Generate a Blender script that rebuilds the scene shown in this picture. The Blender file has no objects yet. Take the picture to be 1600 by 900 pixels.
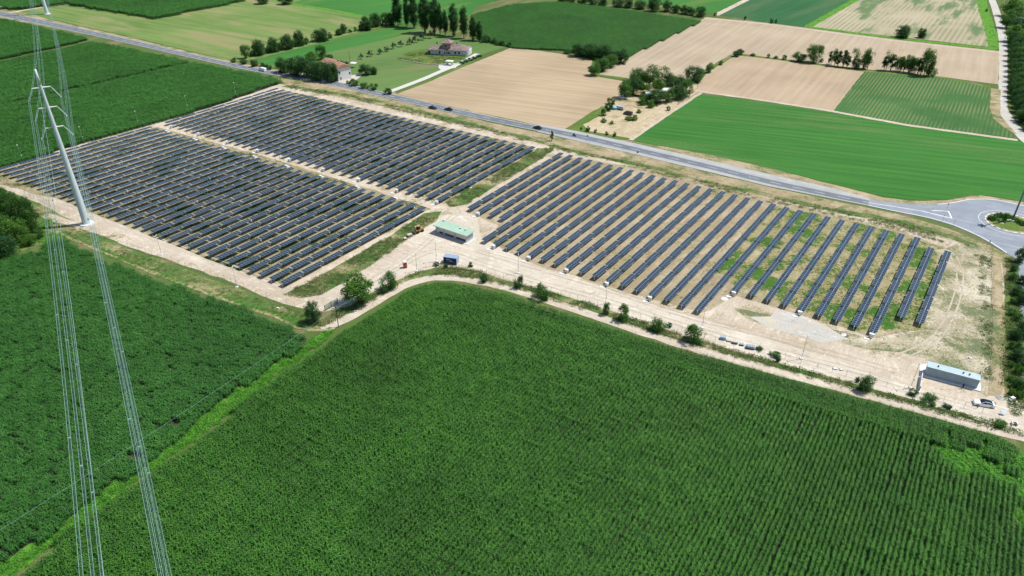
import bpy, bmesh, math, random
from mathutils import Vector, Matrix, noise
from mathutils.geometry import tessellate_polygon
D = bpy.data
SC = bpy.context.scene
COL = SC.collection
R = math.radians
random.seed(7)

# ------------------------------------------------------------------ camera, light, exposure
FOC, PITCH, ROLL, ZC = 1136.83, 0.55456, 0.0077844, 119.68
cF = Vector((0, math.cos(PITCH), -math.sin(PITCH)))
cR0 = Vector((1, 0, 0)); cU0 = cR0.cross(cF)
cR = cR0 * math.cos(ROLL) + cU0 * math.sin(ROLL)
cU = -cR0 * math.sin(ROLL) + cU0 * math.cos(ROLL)
cam = D.objects.new('camera', D.cameras.new('camera')); COL.objects.link(cam)
cam.data.sensor_width = 36; cam.data.lens = FOC / 1600 * 36
cam.data.clip_end = 6000; cam.data.clip_start = 1
cam.matrix_world = Matrix(((cR.x, cU.x, -cF.x, 0), (cR.y, cU.y, -cF.y, 0), (cR.z, cU.z, -cF.z, ZC), (0, 0, 0, 1)))
SC.camera = cam
w = D.worlds.new('World'); SC.world = w; w.use_nodes = True
sky = w.node_tree.nodes.new('ShaderNodeTexSky'); sky.sky_type = 'NISHITA'; sky.sun_disc = False
SUN_EL, SUN_AZ = 61, 74
sky.sun_elevation = R(SUN_EL); sky.sun_rotation = R(SUN_AZ)
sky.air_density = 1.0; sky.dust_density = 1.0; sky.ozone_density = 1.5
bg = w.node_tree.nodes['Background']; bg.inputs['Strength'].default_value = 0.115
w.node_tree.links.new(sky.outputs[0], bg.inputs['Color'])
sun = D.objects.new('sun', D.lights.new('sun', 'SUN')); COL.objects.link(sun)
sun.data.energy = 4.9; sun.data.angle = R(0.55); sun.data.color = (1, .965, .9)
sd = Vector((math.sin(R(SUN_AZ)) * math.cos(R(SUN_EL)), math.cos(R(SUN_AZ)) * math.cos(R(SUN_EL)), math.sin(R(SUN_EL))))
sun.rotation_euler = sd.to_track_quat('Z', 'Y').to_euler()
vs = SC.view_settings; vs.view_transform = 'Standard'; vs.look = 'None'; vs.exposure = 0.0; vs.gamma = 1
SC.cycles.max_bounces = 6

def at(x, y, z=0.0):
    """point of the world at height z that the survey picture shows at pixel x, y"""
    d = cF * FOC + cR * (x - 800) + cU * (450 - y)
    t = (z - ZC) / d.z
    return Vector((d.x * t, d.y * t, z))
def depth(p): return (p - Vector((0, 0, ZC))).dot(cF)
def mpp(p): return depth(p) / FOC          # metres per survey pixel
def hgt(bx, by, ty):
    b = at(bx, by); lo, hi = 0.0, 70.0
    for _ in range(30):
        m = (lo + hi) / 2; v = b + Vector((0, 0, m - ZC)); k = v.dot(cF)
        if 450 - FOC * v.dot(cU) / k > ty: lo = m
        else: hi = m
    return lo

# ------------------------------------------------------------------ materials
class NT:
    def __init__(s, name):
        s.m = D.materials.new(name); s.m.use_nodes = True; s.t = s.m.node_tree
        s.b = s.t.nodes['Principled BSDF']; s.pos = None
    def n(s, ty, **kw):
        o = s.t.nodes.new(ty)
        for k, v in kw.items():
            if k in ('operation', 'blend_type', 'data_type', 'noise_dimensions', 'feature', 'vector_type', 'rotation_type', 'wave_type', 'bands_direction'): setattr(o, k, v)
        return o
    def val(s, sock, v):
        if isinstance(v, (int, float)): sock.default_value = v
        elif isinstance(v, (tuple, list)): sock.default_value = (*v, 1) if (len(v) == 3 and sock.type == 'RGBA') else v
        else: s.t.links.new(v, sock)
    def P(s):
        if s.pos is None: s.pos = s.t.nodes.new('ShaderNodeNewGeometry').outputs['Position']
        return s.pos
    def math(s, op, a, b=0.0, c=0.0):
        o = s.n('ShaderNodeMath', operation=op); s.val(o.inputs[0], a); s.val(o.inputs[1], b); s.val(o.inputs[2], c); return o.outputs[0]
    def mix(s, f, a, b, bt='MIX'):
        o = s.n('ShaderNodeMix', data_type='RGBA', blend_type=bt)
        s.val(o.inputs[0], f); s.val(o.inputs[6], a); s.val(o.inputs[7], b); return o.outputs[2]
    def noise(s, scale, detail=3, vec=None, rough=.6, dist=0.0):
        o = s.n('ShaderNodeTexNoise'); s.val(o.inputs['Vector'], vec if vec is not None else s.P())
        o.inputs['Scale'].default_value = scale; o.inputs['Detail'].default_value = detail
        o.inputs['Roughness'].default_value = rough; o.inputs['Distortion'].default_value = dist
        return o.outputs['Fac']
    def ramp(s, f, lo, hi):
        o = s.n('ShaderNodeMapRange'); s.val(o.inputs[0], f); o.inputs[1].default_value = lo; o.inputs[2].default_value = hi
        o.interpolation_type = 'SMOOTHSTEP'; return o.outputs[0]
    def rot(s, yaw, sx, sy):
        """world position with +y turned to the heading yaw (degrees), then scaled across / along"""
        o = s.n('ShaderNodeVectorRotate', rotation_type='Z_AXIS'); s.val(o.inputs['Vector'], s.P()); o.inputs['Angle'].default_value = R(yaw)
        q = s.n('ShaderNodeVectorMath', operation='MULTIPLY'); s.val(q.inputs[0], o.outputs[0]); q.inputs[1].default_value = (sx, sy, 1)
        return q.outputs[0]
    def rand(s): return s.t.nodes.new('ShaderNodeObjectInfo').outputs['Random']
    def bump(s, h, st, dist=.1):
        o = s.n('ShaderNodeBump'); o.inputs['Strength'].default_value = st; o.inputs['Distance'].default_value = dist
        s.val(o.inputs['Height'], h); s.val(s.b.inputs['Normal'], o.outputs[0])
    def out(s, col, rough=.9, spec=.2, **kw):
        s.val(s.b.inputs['Base Color'], col); s.val(s.b.inputs['Roughness'], rough); s.b.inputs['Specular IOR Level'].default_value = spec
        for k, v in kw.items(): s.val(s.b.inputs[k], v)
        return s.m

def plain(name, col, rough=.6, metal=0, spec=.4, var=.12, sc=.8):
    t = NT(name); c2 = tuple(c * (1 - var * 2) for c in col)
    return t.out(t.mix(t.ramp(t.noise(sc, 4), .35, .65), c2, col), rough, spec, Metallic=metal)
def field(name, a, b, yaw, streak=2.0, along=.02, s_amt=.5, c=None, big=.012, rough=.95, bump=.5, fine=1.5, cthr=(.5, .65), rows=None):
    """a, b: the two tones; streaks along heading yaw; c: patch tone"""
    t = NT(name)
    v = t.rot(yaw, streak, along)
    s1 = t.ramp(t.noise(1, 3, v), .35, .65)
    m = t.mix(t.math('MULTIPLY', s1, s_amt), a, b)
    g = t.noise(fine, 4)
    m = t.mix(t.math('MULTIPLY', t.ramp(g, .3, .7), .45), m, t.mix(.5, tuple(x * .6 for x in a), b))
    L = t.ramp(t.noise(big, 3, dist=.5), .3, .7)
    m = t.mix(t.math('MULTIPLY', L, .35), m, tuple(x * 1.25 for x in b))
    if c: m = t.mix(t.ramp(t.math('ADD', t.noise(big * 1.7, 5, t.rot(yaw, 3, .5)), t.math('MULTIPLY', t.math('SUBTRACT', g, .5), .3)), *cthr), m, c)
    if rows:
        sp, rc, amt = rows
        o = t.n('ShaderNodeTexWave'); t.val(o.inputs[0], t.rot(yaw, 1, .05)); o.inputs['Scale'].default_value = math.pi / 10 / sp
        o.bands_direction = 'X'; o.inputs['Distortion'].default_value = .6; o.inputs['Detail'].default_value = 2; o.inputs['Detail Scale'].default_value = .5
        wob = t.math('MULTIPLY', t.ramp(o.outputs['Fac'], .45, .75), t.math('MULTIPLY', t.ramp(t.noise(.03, 3), .35, .6), amt))
        m = t.mix(wob, m, rc)
    t.bump(g, bump, .3)
    return t.out(m, rough, .1)
def leafmat(name, a, b, var=.3, tr=.36):
    t = NT(name)
    n = t.ramp(t.noise(.9, 2), .35, .65)
    m = t.mix(n, a, b)
    m = t.mix(t.math('MULTIPLY', t.rand(), var), m, tuple(x * .55 for x in a))
    t.out(m, .55, .25)
    tb = t.t.nodes.new('ShaderNodeBsdfTranslucent'); t.val(tb.inputs['Color'], t.mix(.5, m, (b[0] * 1.6, b[1] * 1.9, b[2])))
    mx = t.t.nodes.new('ShaderNodeMixShader'); mx.inputs[0].default_value = tr
    t.t.links.new(t.b.outputs[0], mx.inputs[1]); t.t.links.new(tb.outputs[0], mx.inputs[2])
    t.t.links.new(mx.outputs[0], t.t.nodes['Material Output'].inputs[0])
    return t.m

ROWYAW = 34.4
MT = {}
def dirt_mat(name, pale, mid, weeds, wthr, yaw=ROWYAW, dry=(.30, .25, .13), st=.35):
    t = NT(name)
    m = t.mix(t.ramp(t.noise(.05, 5, dist=.4), .35, .65), mid, pale)
    m = t.mix(t.math('MULTIPLY', t.ramp(t.noise(.13, 6, dist=1.2, rough=.7), .52, .66), .8), m, tuple(min(.72, x * 1.22) for x in pale))
    m = t.mix(t.math('MULTIPLY', t.ramp(t.noise(.22, 6, t.rot(yaw, 1, .4), rough=.75), .54, .68), .55), m, tuple(x * .72 for x in mid))
    m = t.mix(t.math('MULTIPLY', t.ramp(t.noise(1, 3, t.rot(yaw, 1.2, .05)), .4, .7), st), m, tuple(x * .78 for x in mid))
    m = t.mix(t.math('MULTIPLY', t.ramp(t.noise(2.2, 5), .45, .75), .5), m, tuple(x * 1.15 for x in pale))
    m = t.mix(t.math('MULTIPLY', t.ramp(t.noise(.7, 6, rough=.8), .54, .66), .6), m, tuple(x * .52 for x in mid))
    m = t.mix(t.math('MULTIPLY', t.ramp(t.noise(1.3, 3, t.rot(yaw, 1, .12), rough=.8), .56, .7), .7), m, tuple(min(.74, x * 1.3) for x in pale))
    if weeds:
        wn = t.math('ADD', t.noise(.07, 6, rough=.75), t.math('MULTIPLY', t.math('SUBTRACT', t.noise(1.6, 4), .5), .35))
        m = t.mix(t.ramp(wn, wthr - .10, wthr), m, dry)
        m = t.mix(t.ramp(wn, wthr, wthr + .05), m, weeds)
    t.bump(t.noise(1.5, 5), .5, .25)
    return t.out(m, .95, .1)
PALE, MID = (.57, .495, .40), (.44, .37, .27)
MT['dirt'] = dirt_mat('pale_dirt', PALE, MID, (.10, .15, .045), .64)
MT['dirt_weedy'] = dirt_mat('weedy_dirt', (.40, .34, .24), (.30, .245, .15), (.075, .13, .035), .62)
MT['dirt_dark'] = dirt_mat('panel_block_ground', (.37, .33, .23), (.26, .235, .15), (.055, .085, .035), .53)
MT['green_dirt'] = dirt_mat('green_patchy_dirt', (.42, .37, .24), (.28, .27, .14), (.06, .145, .025), .50)
MT['verge_mix'] = dirt_mat('verge_mix', (.40, .345, .22), (.27, .25, .13), (.085, .155, .04), .47, 119, dry=(.19, .20, .08))
MT['track'] = dirt_mat('gravel_track', (.55, .48, .39), (.45, .38, .29), None, 0, 119)
MT['corner'] = dirt_mat('stony_corner', (.58, .53, .41), (.36, .31, .21), (.15, .18, .085), .52, dry=(.31, .28, .17))
MT['yard'] = dirt_mat('gravel_yard', (.60, .54, .45), (.52, .455, .36), None, 0, 119, st=.35)
MT['greygravel'] = dirt_mat('grey_gravel', (.53, .515, .47), (.45, .44, .395), (.55, .48, .38), .56, 119, dry=(.48, .45, .39))
MT['lot'] = dirt_mat('lot_dirt', (.52, .44, .30), (.42, .34, .21), (.10, .15, .045), .62)
MT['dry'] = dirt_mat('dry_verge', (.42, .345, .225), (.33, .265, .16), (.12, .16, .06), .55, yaw=119, dry=(.24, .22, .11))
MT['ground'] = field('open_country', (.07, .12, .03), (.12, .16, .05), 30, c=(.2, .17, .09))
MT['grass'] = field('verge_grass', (.07, .14, .025), (.13, .19, .045), 30, 1, .3, c=(.20, .19, .08), big=.03, fine=1)
MT['brightgrass'] = field('lush_grass', (.075, .21, .025), (.14, .32, .04), 30, 1, .3, big=.15, fine=2.5, c=(.06, .15, .02))
MT['lawn'] = field('mown_lawn', (.085, .17, .045), (.14, .22, .07), 60, .3, .03, c=(.17, .19, .08), big=.01)
MT['cropA'] = field('young_crop', (.04, .15, .03), (.065, .205, .045), 40, .35, .02, c=(.10, .19, .045), big=.008, s_amt=.4)
MT['cropK'] = field('green_meadow', (.030, .125, .024), (.058, .195, .036), 107, .55, .012, c=(.115, .19, .06), big=.007, s_amt=.9, cthr=(.50, .72), fine=.8, rows=(5.5, (.022, .10, .02), .25))
MT['mown'] = field('mown_field', (.085, .185, .04), (.185, .25, .08), 122, .22, .010, c=(.25, .25, .11), big=.012, s_amt=.9, cthr=(.49, .64))
MT['tan1'] = field('bare_soil_west', (.35, .265, .165), (.445, .35, .235), 112, .35, .012, s_amt=.9, bump=.3, rows=(4.5, (.29, .215, .145), .18), big=.02)
MT['tan2'] = field('bare_soil_north', (.365, .29, .20), (.455, .37, .27), 31, .35, .010, s_amt=.9, bump=.3, rows=(4.5, (.30, .245, .185), .15), big=.02)
MT['tan3'] = field('bare_soil_east', (.36, .275, .18), (.44, .345, .24), 31, .35, .012, s_amt=.9, bump=.3, rows=(4.5, (.30, .235, .165), .15), big=.02)
MT['rowcrop'] = field('row_crop', (.04, .12, .035), (.075, .165, .05), 32.5, 1, .03, rows=(1.8, (.30, .28, .14), .40), big=.02)
MT['striped'] = field('striped_stubble', (.36, .31, .20), (.44, .39, .28), 33.5, .5, .008, c=(.12, .19, .08), big=.01, rows=(3.4, (.15, .20, .09), .5), cthr=(.52, .60))
MT['darkcrop'] = field('dark_crop', (.025, .10, .035), (.045, .14, .055), 42, .3, .01, c=(.07, .14, .06), big=.007, s_amt=.6)
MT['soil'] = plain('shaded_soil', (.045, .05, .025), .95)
def asphalt(name, a, b):
    t = NT(name)
    m = t.mix(t.ramp(t.noise(.25, 4), .3, .7), a, b)
    m = t.mix(t.math('MULTIPLY', t.ramp(t.noise(6, 3), .4, .7), .4), m, tuple(x * 1.2 for x in b))
    m = t.mix(t.math('MULTIPLY', t.ramp(t.noise(1, 3, t.rot(121, .9, .01)), .45, .65), .45), m, tuple(x * .72 for x in a))
    m = t.mix(t.math('MULTIPLY', t.ramp(t.noise(.09, 2), .55, .62), .4), m, tuple(x * .85 for x in a))
    return t.out(m, .8, .3)
MT['asphalt'] = asphalt('asphalt', (.14, .16, .18), (.175, .195, .215))
MT['asphalt_pale'] = asphalt('worn_asphalt', (.23, .26, .30), (.28, .31, .35))
MT['shoulder'] = asphalt('gravel_shoulder', (.36, .37, .37), (.42, .42, .40))
MT['white'] = plain('white_paint', (.78, .78, .76), .6, var=.05)
MT['concrete'] = plain('concrete', (.58, .57, .53), .85, var=.06)
MT['whiteconc'] = plain('white_concrete', (.74, .74, .72), .8, var=.04)
MT['steel'] = plain('galvanised_steel', (.52, .56, .58), .45, .6, var=.05)
MT['pylon'] = plain('pylon_grey_paint', (.62, .70, .72), .5, 0, var=.04)
MT['wire'] = plain('aluminium_wire', (.26, .40, .38), .6, .0, var=.02)
MT['darkmetal'] = plain('dark_metal', (.05, .055, .06), .5, .3)
MT['bark'] = plain('bark', (.12, .09, .06), .9)
MT['leaf_dark'] = leafmat('dark_leaves', (.034, .10, .03), (.068, .165, .048))
MT['leaf_mid'] = leafmat('green_leaves', (.05, .14, .028), (.10, .22, .045))
MT['leaf_light'] = leafmat('light_leaves', (.07, .18, .022), (.12, .26, .04))
MT['leaf_olive'] = leafmat('olive_leaves', (.05, .10, .05), (.09, .15, .08))
MT['corn'] = None
# ------------------------------------------------------------------ object helpers
def tag(o, label=None, cat=None, group=None, kind=None):
    if label: o['label'] = label
    if cat: o['category'] = cat
    if group: o['group'] = group
    if kind: o['kind'] = kind
    return o
def mobj(name, me, parent=None, loc=None):
    o = D.objects.new(name, me); COL.objects.link(o)
    if parent: o.parent = parent
    if loc is not None: o.location = loc
    return o
def empty(name, loc, rz=0, **kw):
    o = D.objects.new(name, None); COL.objects.link(o); o.location = loc; o.rotation_euler = (0, 0, rz); o.empty_display_size = .5
    return tag(o, **kw)
class MB:
    """collects simple shapes and links them as one mesh"""
    def __init__(s): s.v = []; s.f = []; s.mi = []; s.mats = []; s.cur = 0
    def mat(s, m):
        if m not in s.mats: s.mats.append(m)
        s.cur = s.mats.index(m); return s
    def add(s, vs, fs):
        b = len(s.v); s.v += [tuple(v) for v in vs]; s.f += [tuple(i + b for i in f) for f in fs]; s.mi += [s.cur] * len(fs); return s
    def box(s, c, d, rz=0, taper=1.0):
        x, y, z = d[0] / 2, d[1] / 2, d[2] / 2; ca, sa = math.cos(rz), math.sin(rz); vs = []
        for k in (-1, 1):
            tt = taper if k > 0 else 1
            for (i, j) in ((-1, -1), (1, -1), (1, 1), (-1, 1)):
                px, py = i * x * tt, j * y * tt
                vs.append((c[0] + px * ca - py * sa, c[1] + px * sa + py * ca, c[2] + k * z))
        return s.add(vs, [(3, 2, 1, 0), (4, 5, 6, 7), (0, 1, 5, 4), (1, 2, 6, 5), (2, 3, 7, 6), (3, 0, 4, 7)])
    def tube(s, p, q, r0, r1=None, n=6, caps=True):
        p, q = Vector(p), Vector(q); r1 = r0 if r1 is None else r1; d = (q - p).normalized()
        a = d.orthogonal().normalized(); b = d.cross(a); vs = []
        for c, r in ((p, r0), (q, r1)):
            for i in range(n):
                t = 2 * math.pi * i / n; vs.append(c + a * (r * math.cos(t)) + b * (r * math.sin(t)))
        fs = [(i, (i + 1) % n, n + (i + 1) % n, n + i) for i in range(n)]
        if caps: fs += [tuple(range(n))[::-1], tuple(range(n, 2 * n))]
        return s.add(vs, fs)
    def path(s, pts, r, n=4):
        pts = [Vector(p) for p in pts]; rings = []; vs = []
        for i, p in enumerate(pts):
            d = (pts[min(i + 1, len(pts) - 1)] - pts[max(i - 1, 0)]).normalized()
            a = Vector((0, 0, 1)).cross(d).normalized(); b = d.cross(a); rr = r[i] if isinstance(r, list) else r
            for k in range(n):
                t = 2 * math.pi * k / n; vs.append(p + a * (rr * math.cos(t)) + b * (rr * math.sin(t)))
        fs = [(i * n + k, i * n + (k + 1) % n, (i + 1) * n + (k + 1) % n, (i + 1) * n + k) for i in range(len(pts) - 1) for k in range(n)]
        return s.add(vs, fs)
    def prism(s, pts, z0, z1):
        n = len(pts)
        ar = sum(pts[i][0] * pts[(i + 1) % n][1] - pts[(i + 1) % n][0] * pts[i][1] for i in range(n))
        if ar < 0: pts = pts[::-1]
        vs = [(p[0], p[1], z0) for p in pts] + [(p[0], p[1], z1) for p in pts]
        return s.add(vs, [tuple(range(n))[::-1], tuple(range(n, 2 * n))] + [(i, (i + 1) % n, n + (i + 1) % n, n + i) for i in range(n)])
    def mesh(s, name, smooth=False):
        me = D.meshes.new(name); me.from_pydata(s.v, [], s.f)
        for m in s.mats: me.materials.append(m)
        me.polygons.foreach_set('material_index', s.mi)
        if smooth: me.polygons.foreach_set('use_smooth', [True] * len(s.f))
        me.update(); return me
    def build(s, name, parent=None, smooth=False, loc=None): return mobj(name, s.mesh(name, smooth), parent, loc)

def w2(pts, z=0.0): return [Vector((p.x, p.y)) for p in (at(x, y, z) for x, y in pts)]
def densify(pts, step, jit, closed=True):
    out = []; n = len(pts)
    for i in range(n if closed else n - 1):
        a, b = pts[i], pts[(i + 1) % n]; k = max(1, int((b - a).length / step))
        for j in range(k):
            p = a.lerp(b, j / k)
            if jit:
                q = noise.noise_vector(Vector((p.x, p.y, 3.1)) / (step * 1.3)); p = p + Vector((q.x, q.y)) * jit
            out.append(p)
    if not closed: out.append(pts[-1])
    return out
def catmull(pts, k=6):
    out = []
    for i in range(len(pts) - 1):
        p0, p1, p2, p3 = pts[max(i - 1, 0)], pts[i], pts[i + 1], pts[min(i + 2, len(pts) - 1)]
        for j in range(k):
            t = j / k
            out.append(.5 * ((2 * p1) + (p2 - p0) * t + (2 * p0 - 5 * p1 + 4 * p2 - p3) * t * t + (3 * p1 - p0 - 3 * p2 + p3) * t ** 3))
    out.append(pts[-1]); return out
def flat(name, pts, z, mat, kind='structure'):
    tris = tessellate_polygon([[Vector((p.x, p.y, 0)) for p in pts]])
    fs = []
    for a, b, c in tris:
        ar = (pts[b] - pts[a]).cross(pts[c] - pts[a]) if hasattr(Vector((0, 0)), 'cross') else 1
        fs.append((a, b, c) if ar > 0 else (c, b, a))
    me = D.meshes.new(name); me.from_pydata([(p.x, p.y, z) for p in pts], [], fs); me.materials.append(mat); me.update()
    o = mobj(name, me)
    if kind: o['kind'] = kind
    return o
LZ = [0.02]
def sheet(name, px, mat, jit=.5, step=4, world=None):
    LZ[0] += .002
    pts = world if world else w2(px)
    return flat(name, densify(pts, step, jit), LZ[0], MT[mat])
def ribbon_pts(line, wd):
    L, Rr = [], []
    for i, p in enumerate(line):
        d = (line[min(i + 1, len(line) - 1)] - line[max(i - 1, 0)]).normalized(); n = Vector((-d.y, d.x))
        ww = wd[i] if isinstance(wd, list) else wd
        L.append(p + n * ww / 2); Rr.append(p - n * ww / 2)
    return L, Rr
def ribbon(name, line, wd, mat, z=None, jit=0, kind='structure', step=3):
    if z is None: LZ[0] += .002; z = LZ[0]
    line = densify(line, step, 0, False)
    L, Rr = ribbon_pts(line, wd)
    if jit:
        def jj(q, s):
            k = noise.noise_vector(Vector((q.x, q.y, s)) / 4); return q + Vector((k.x, k.y)) * jit
        L = [jj(q, 1) for q in L]; Rr = [jj(q, 9) for q in Rr]
    n = len(L); vs = [(p.x, p.y, z) for p in L] + [(p.x, p.y, z) for p in Rr]
    me = D.meshes.new(name); me.from_pydata(vs, [], [(i, n + i, n + i + 1, i + 1) for i in range(n - 1)]); me.materials.append(MT[mat]); me.update()
    o = mobj(name, me)
    if kind: o['kind'] = kind
    return o
def inside(p, poly):
    c = False; n = len(poly); x, y = p
    for i in range(n):
        a, b = poly[i], poly[i - 1]
        if (a.y > y) != (b.y > y) and x < (b.x - a.x) * (y - a.y) / (b.y - a.y) + a.x: c = not c
    return c

# ------------------------------------------------------------------ scattered growth (stuff)
def source(name, meshes):
    c = D.collections.new(name)
    for i, m in enumerate(meshes):
        o = D.objects.new('%s_plant' % name, m); c.objects.link(o)
    return c
def scatter(name, pts, coll, nvar, label, cat):
    """pts: (x, y, z, rot, scale, variant)"""
    me = D.meshes.new(name); me.from_pydata([p[:3] for p in pts], [], [])
    for an, ty, idx in (('rz', 'FLOAT', 3), ('sc', 'FLOAT', 4)):
        a = me.attributes.new(an, ty, 'POINT'); a.data.foreach_set('value', [float(p[idx]) for p in pts])
    a = me.attributes.new('vi', 'INT', 'POINT'); a.data.foreach_set('value', [int(p[5]) for p in pts])
    o = mobj(name, me); tag(o, label, cat, kind='stuff')
    g = D.node_groups.new(name, 'GeometryNodeTree')
    g.interface.new_socket('Geometry', in_out='INPUT', socket_type='NodeSocketGeometry')
    g.interface.new_socket('Geometry', in_out='OUTPUT', socket_type='NodeSocketGeometry')
    gi, go = g.nodes.new('NodeGroupInput'), g.nodes.new('NodeGroupOutput')
    ip = g.nodes.new('GeometryNodeInstanceOnPoints'); ci = g.nodes.new('GeometryNodeCollectionInfo')
    ci.inputs['Collection'].default_value = coll; ci.inputs['Separate Children'].default_value = True; ci.inputs['Reset Children'].default_value = True
    def attr(n, ty):
        k = g.nodes.new('GeometryNodeInputNamedAttribute'); k.data_type = ty; k.inputs['Name'].default_value = n; return k.outputs['Attribute']
    cx = g.nodes.new('ShaderNodeCombineXYZ')
    L = g.links.new
    L(attr('rz', 'FLOAT'), cx.inputs['Z']); L(cx.outputs[0], ip.inputs['Rotation']); L(attr('sc', 'FLOAT'), ip.inputs['Scale'])
    L(attr('vi', 'INT'), ip.inputs['Instance Index']); ip.inputs['Pick Instance'].default_value = True
    L(gi.outputs[0], ip.inputs['Points']); L(ci.outputs[0], ip.inputs['Instance']); L(ip.outputs[0], go.inputs[0])
    md = o.modifiers.new('scatter', 'NODES'); md.node_group = g
    return o

def blade_leaf(mb, base, az, ln, wd, up, droop, seg=3):
    d = Vector((math.cos(az), math.sin(az), 0)); s = Vector((-d.y, d.x, 0)); vs = []
    for i in range(seg + 1):
        t = i / seg; p = base + d * (ln * t) + Vector((0, 0, up * t - droop * t * t)); ww = wd * (1 - t * t * .85) / 2
        vs += [p - s * ww, p + s * ww]
    return mb.add(vs, [(2 * i, 2 * i + 1, 2 * i + 3, 2 * i + 2) for i in range(seg)])
def corn_tile(seed, m, tm, size=3.0, rows=4, per=12, h=2.3, lw=.11, leaves=8, top=None, ll=1.0, jx=.06):
    rd = random.Random(seed); mb = MB()
    for r in range(rows):
        for k in range(per):
            if rd.random() < .04: continue
            x = (r + .5) * size / rows - size / 2 + rd.gauss(0, jx); y = (k + rd.random() * .8) * size / per - size / 2
            hh = h * rd.uniform(.8, 1.14); a0 = rd.uniform(0, math.pi)
            mb.mat(m)
            for q in range(leaves):
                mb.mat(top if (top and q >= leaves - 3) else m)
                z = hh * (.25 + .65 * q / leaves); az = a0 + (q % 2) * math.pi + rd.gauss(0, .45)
                ln = ll * rd.uniform(.55, .85) * (1 - .35 * abs(q / leaves - .4)); u = rd.uniform(.35, .6)
                blade_leaf(mb, Vector((x, y, z)), az, ln, lw, u, u + rd.uniform(.05, .45))
            if tm:
                mb.mat(tm); blade_leaf(mb, Vector((x, y, hh * .95)), rd.uniform(0, 6), .10, .05, .35, .1, 1)
    return mb.mesh('corn_plants')
def clump(seed, m, n, r, h, wd=.07, m2=None):
    rd = random.Random(seed); mb = MB()
    for i in range(n):
        mb.mat(m2 if (m2 and rd.random() < .3) else m)
        a = rd.uniform(0, 6.28); rr = r * math.sqrt(rd.random()); hh = h * rd.uniform(.4, 1.1) * (1 - .4 * rr / r)
        blade_leaf(mb, Vector((rr * math.cos(a), rr * math.sin(a), hh * rd.uniform(0, .5))), rd.uniform(0, 6.28), hh * rd.uniform(.3, .7), wd * rd.uniform(.7, 1.5), hh * .8, hh * .5, 2)
    return mb.mesh('clump')
def fill(poly, step, yaw=0, jit=0.0, keep=None, zz=0.0, smin=.9, smax=1.1, nvar=4, anyrot=False, rnd=None, thr=None):
    rd = rnd or random.Random(3); ca, sa = math.cos(R(yaw)), math.sin(R(yaw))
    # local axes: v along heading yaw, u across
    U = [p.x * ca - p.y * sa for p in poly]; V = [p.x * sa + p.y * ca for p in poly]; out = []
    u = math.floor(min(U) / step) * step
    while u < max(U):
        v = min(V) + (0 if not jit else rd.random() * step)
        while v < max(V):
            uu, vv = u + rd.uniform(-jit, jit), v + rd.uniform(-jit, jit)
            p = (uu * ca + vv * sa, -uu * sa + vv * ca)
            if inside(p, poly) and (keep is None or keep(p)):
                out.append((p[0], p[1], zz, rd.uniform(0, 6.28) if anyrot else -R(yaw) + (math.pi if rd.random() < .5 else 0), rd.uniform(smin, smax), rd.randrange(nvar)))
            v += step
        u += step
    return out
# ------------------------------------------------------------------ ground, fields, tracks
big = flat('ground', [Vector(p) for p in ((-2500, -300), (2500, -300), (2500, 3200), (-2500, 3200))], 0, MT['ground'])
def corn_material(name, dark, light, patch=None, yaw=ROWYAW):
    t = NT(name)
    m = t.mix(t.ramp(t.noise(.35, 5, rough=.7), .3, .7), dark, light)
    m = t.mix(t.math('MULTIPLY', t.ramp(t.noise(.02, 4, dist=1), .4, .7), .5), m, tuple(x * .6 for x in dark))
    m = t.mix(t.ramp(t.noise(3.5, 2), .52, .8), m, tuple(x * 1.9 for x in light))
    if patch: m = t.mix(t.math('MULTIPLY', t.ramp(t.noise(.012, 4, t.rot(yaw, 2, .7)), .5, .7), .7), m, patch)
    t.out(m, .5, .3)
    tb = t.t.nodes.new('ShaderNodeBsdfTranslucent'); t.val(tb.inputs['Color'], t.mix(.5, m, (.08, .22, .02)))
    mx = t.t.nodes.new('ShaderNodeMixShader'); mx.inputs[0].default_value = .3
    t.t.links.new(t.b.outputs[0], mx.inputs[1]); t.t.links.new(tb.outputs[0], mx.inputs[2])
    t.t.links.new(mx.outputs[0], t.t.nodes['Material Output'].inputs[0]); return t.m
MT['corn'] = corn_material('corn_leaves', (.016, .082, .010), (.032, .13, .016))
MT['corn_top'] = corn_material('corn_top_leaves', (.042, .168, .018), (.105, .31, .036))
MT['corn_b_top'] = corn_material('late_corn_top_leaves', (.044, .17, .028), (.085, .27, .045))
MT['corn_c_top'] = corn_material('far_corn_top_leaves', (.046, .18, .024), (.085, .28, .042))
MT['corn_b'] = corn_material('corn_leaves_blueish', (.020, .088, .015), (.040, .14, .026))
MT['corn_c'] = corn_material('corn_leaves_far', (.022, .09, .014), (.045, .15, .024))
MT['tassel'] = plain('corn_tassel', (.17, .22, .07), .8)
MT['weed'] = leafmat('weed_leaves', (.06, .13, .03), (.12, .20, .05))
MT['weed_dry'] = leafmat('dry_weeds', (.26, .21, .11), (.36, .29, .16))
MT['lush'] = leafmat('lush_weeds', (.08, .27, .03), (.17, .43, .05))
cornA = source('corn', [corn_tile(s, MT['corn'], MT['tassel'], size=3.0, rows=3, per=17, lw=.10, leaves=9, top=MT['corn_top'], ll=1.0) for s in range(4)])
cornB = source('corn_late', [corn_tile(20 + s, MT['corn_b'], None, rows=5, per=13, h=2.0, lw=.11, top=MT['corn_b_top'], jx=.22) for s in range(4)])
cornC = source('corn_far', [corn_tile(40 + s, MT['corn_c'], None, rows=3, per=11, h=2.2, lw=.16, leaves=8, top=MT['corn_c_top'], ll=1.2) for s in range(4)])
weeds = source('weeds', [clump(60 + s, MT['weed'], 46, .75, .6, .09, MT['weed_dry'] if s % 2 else None) for s in range(4)])
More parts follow.
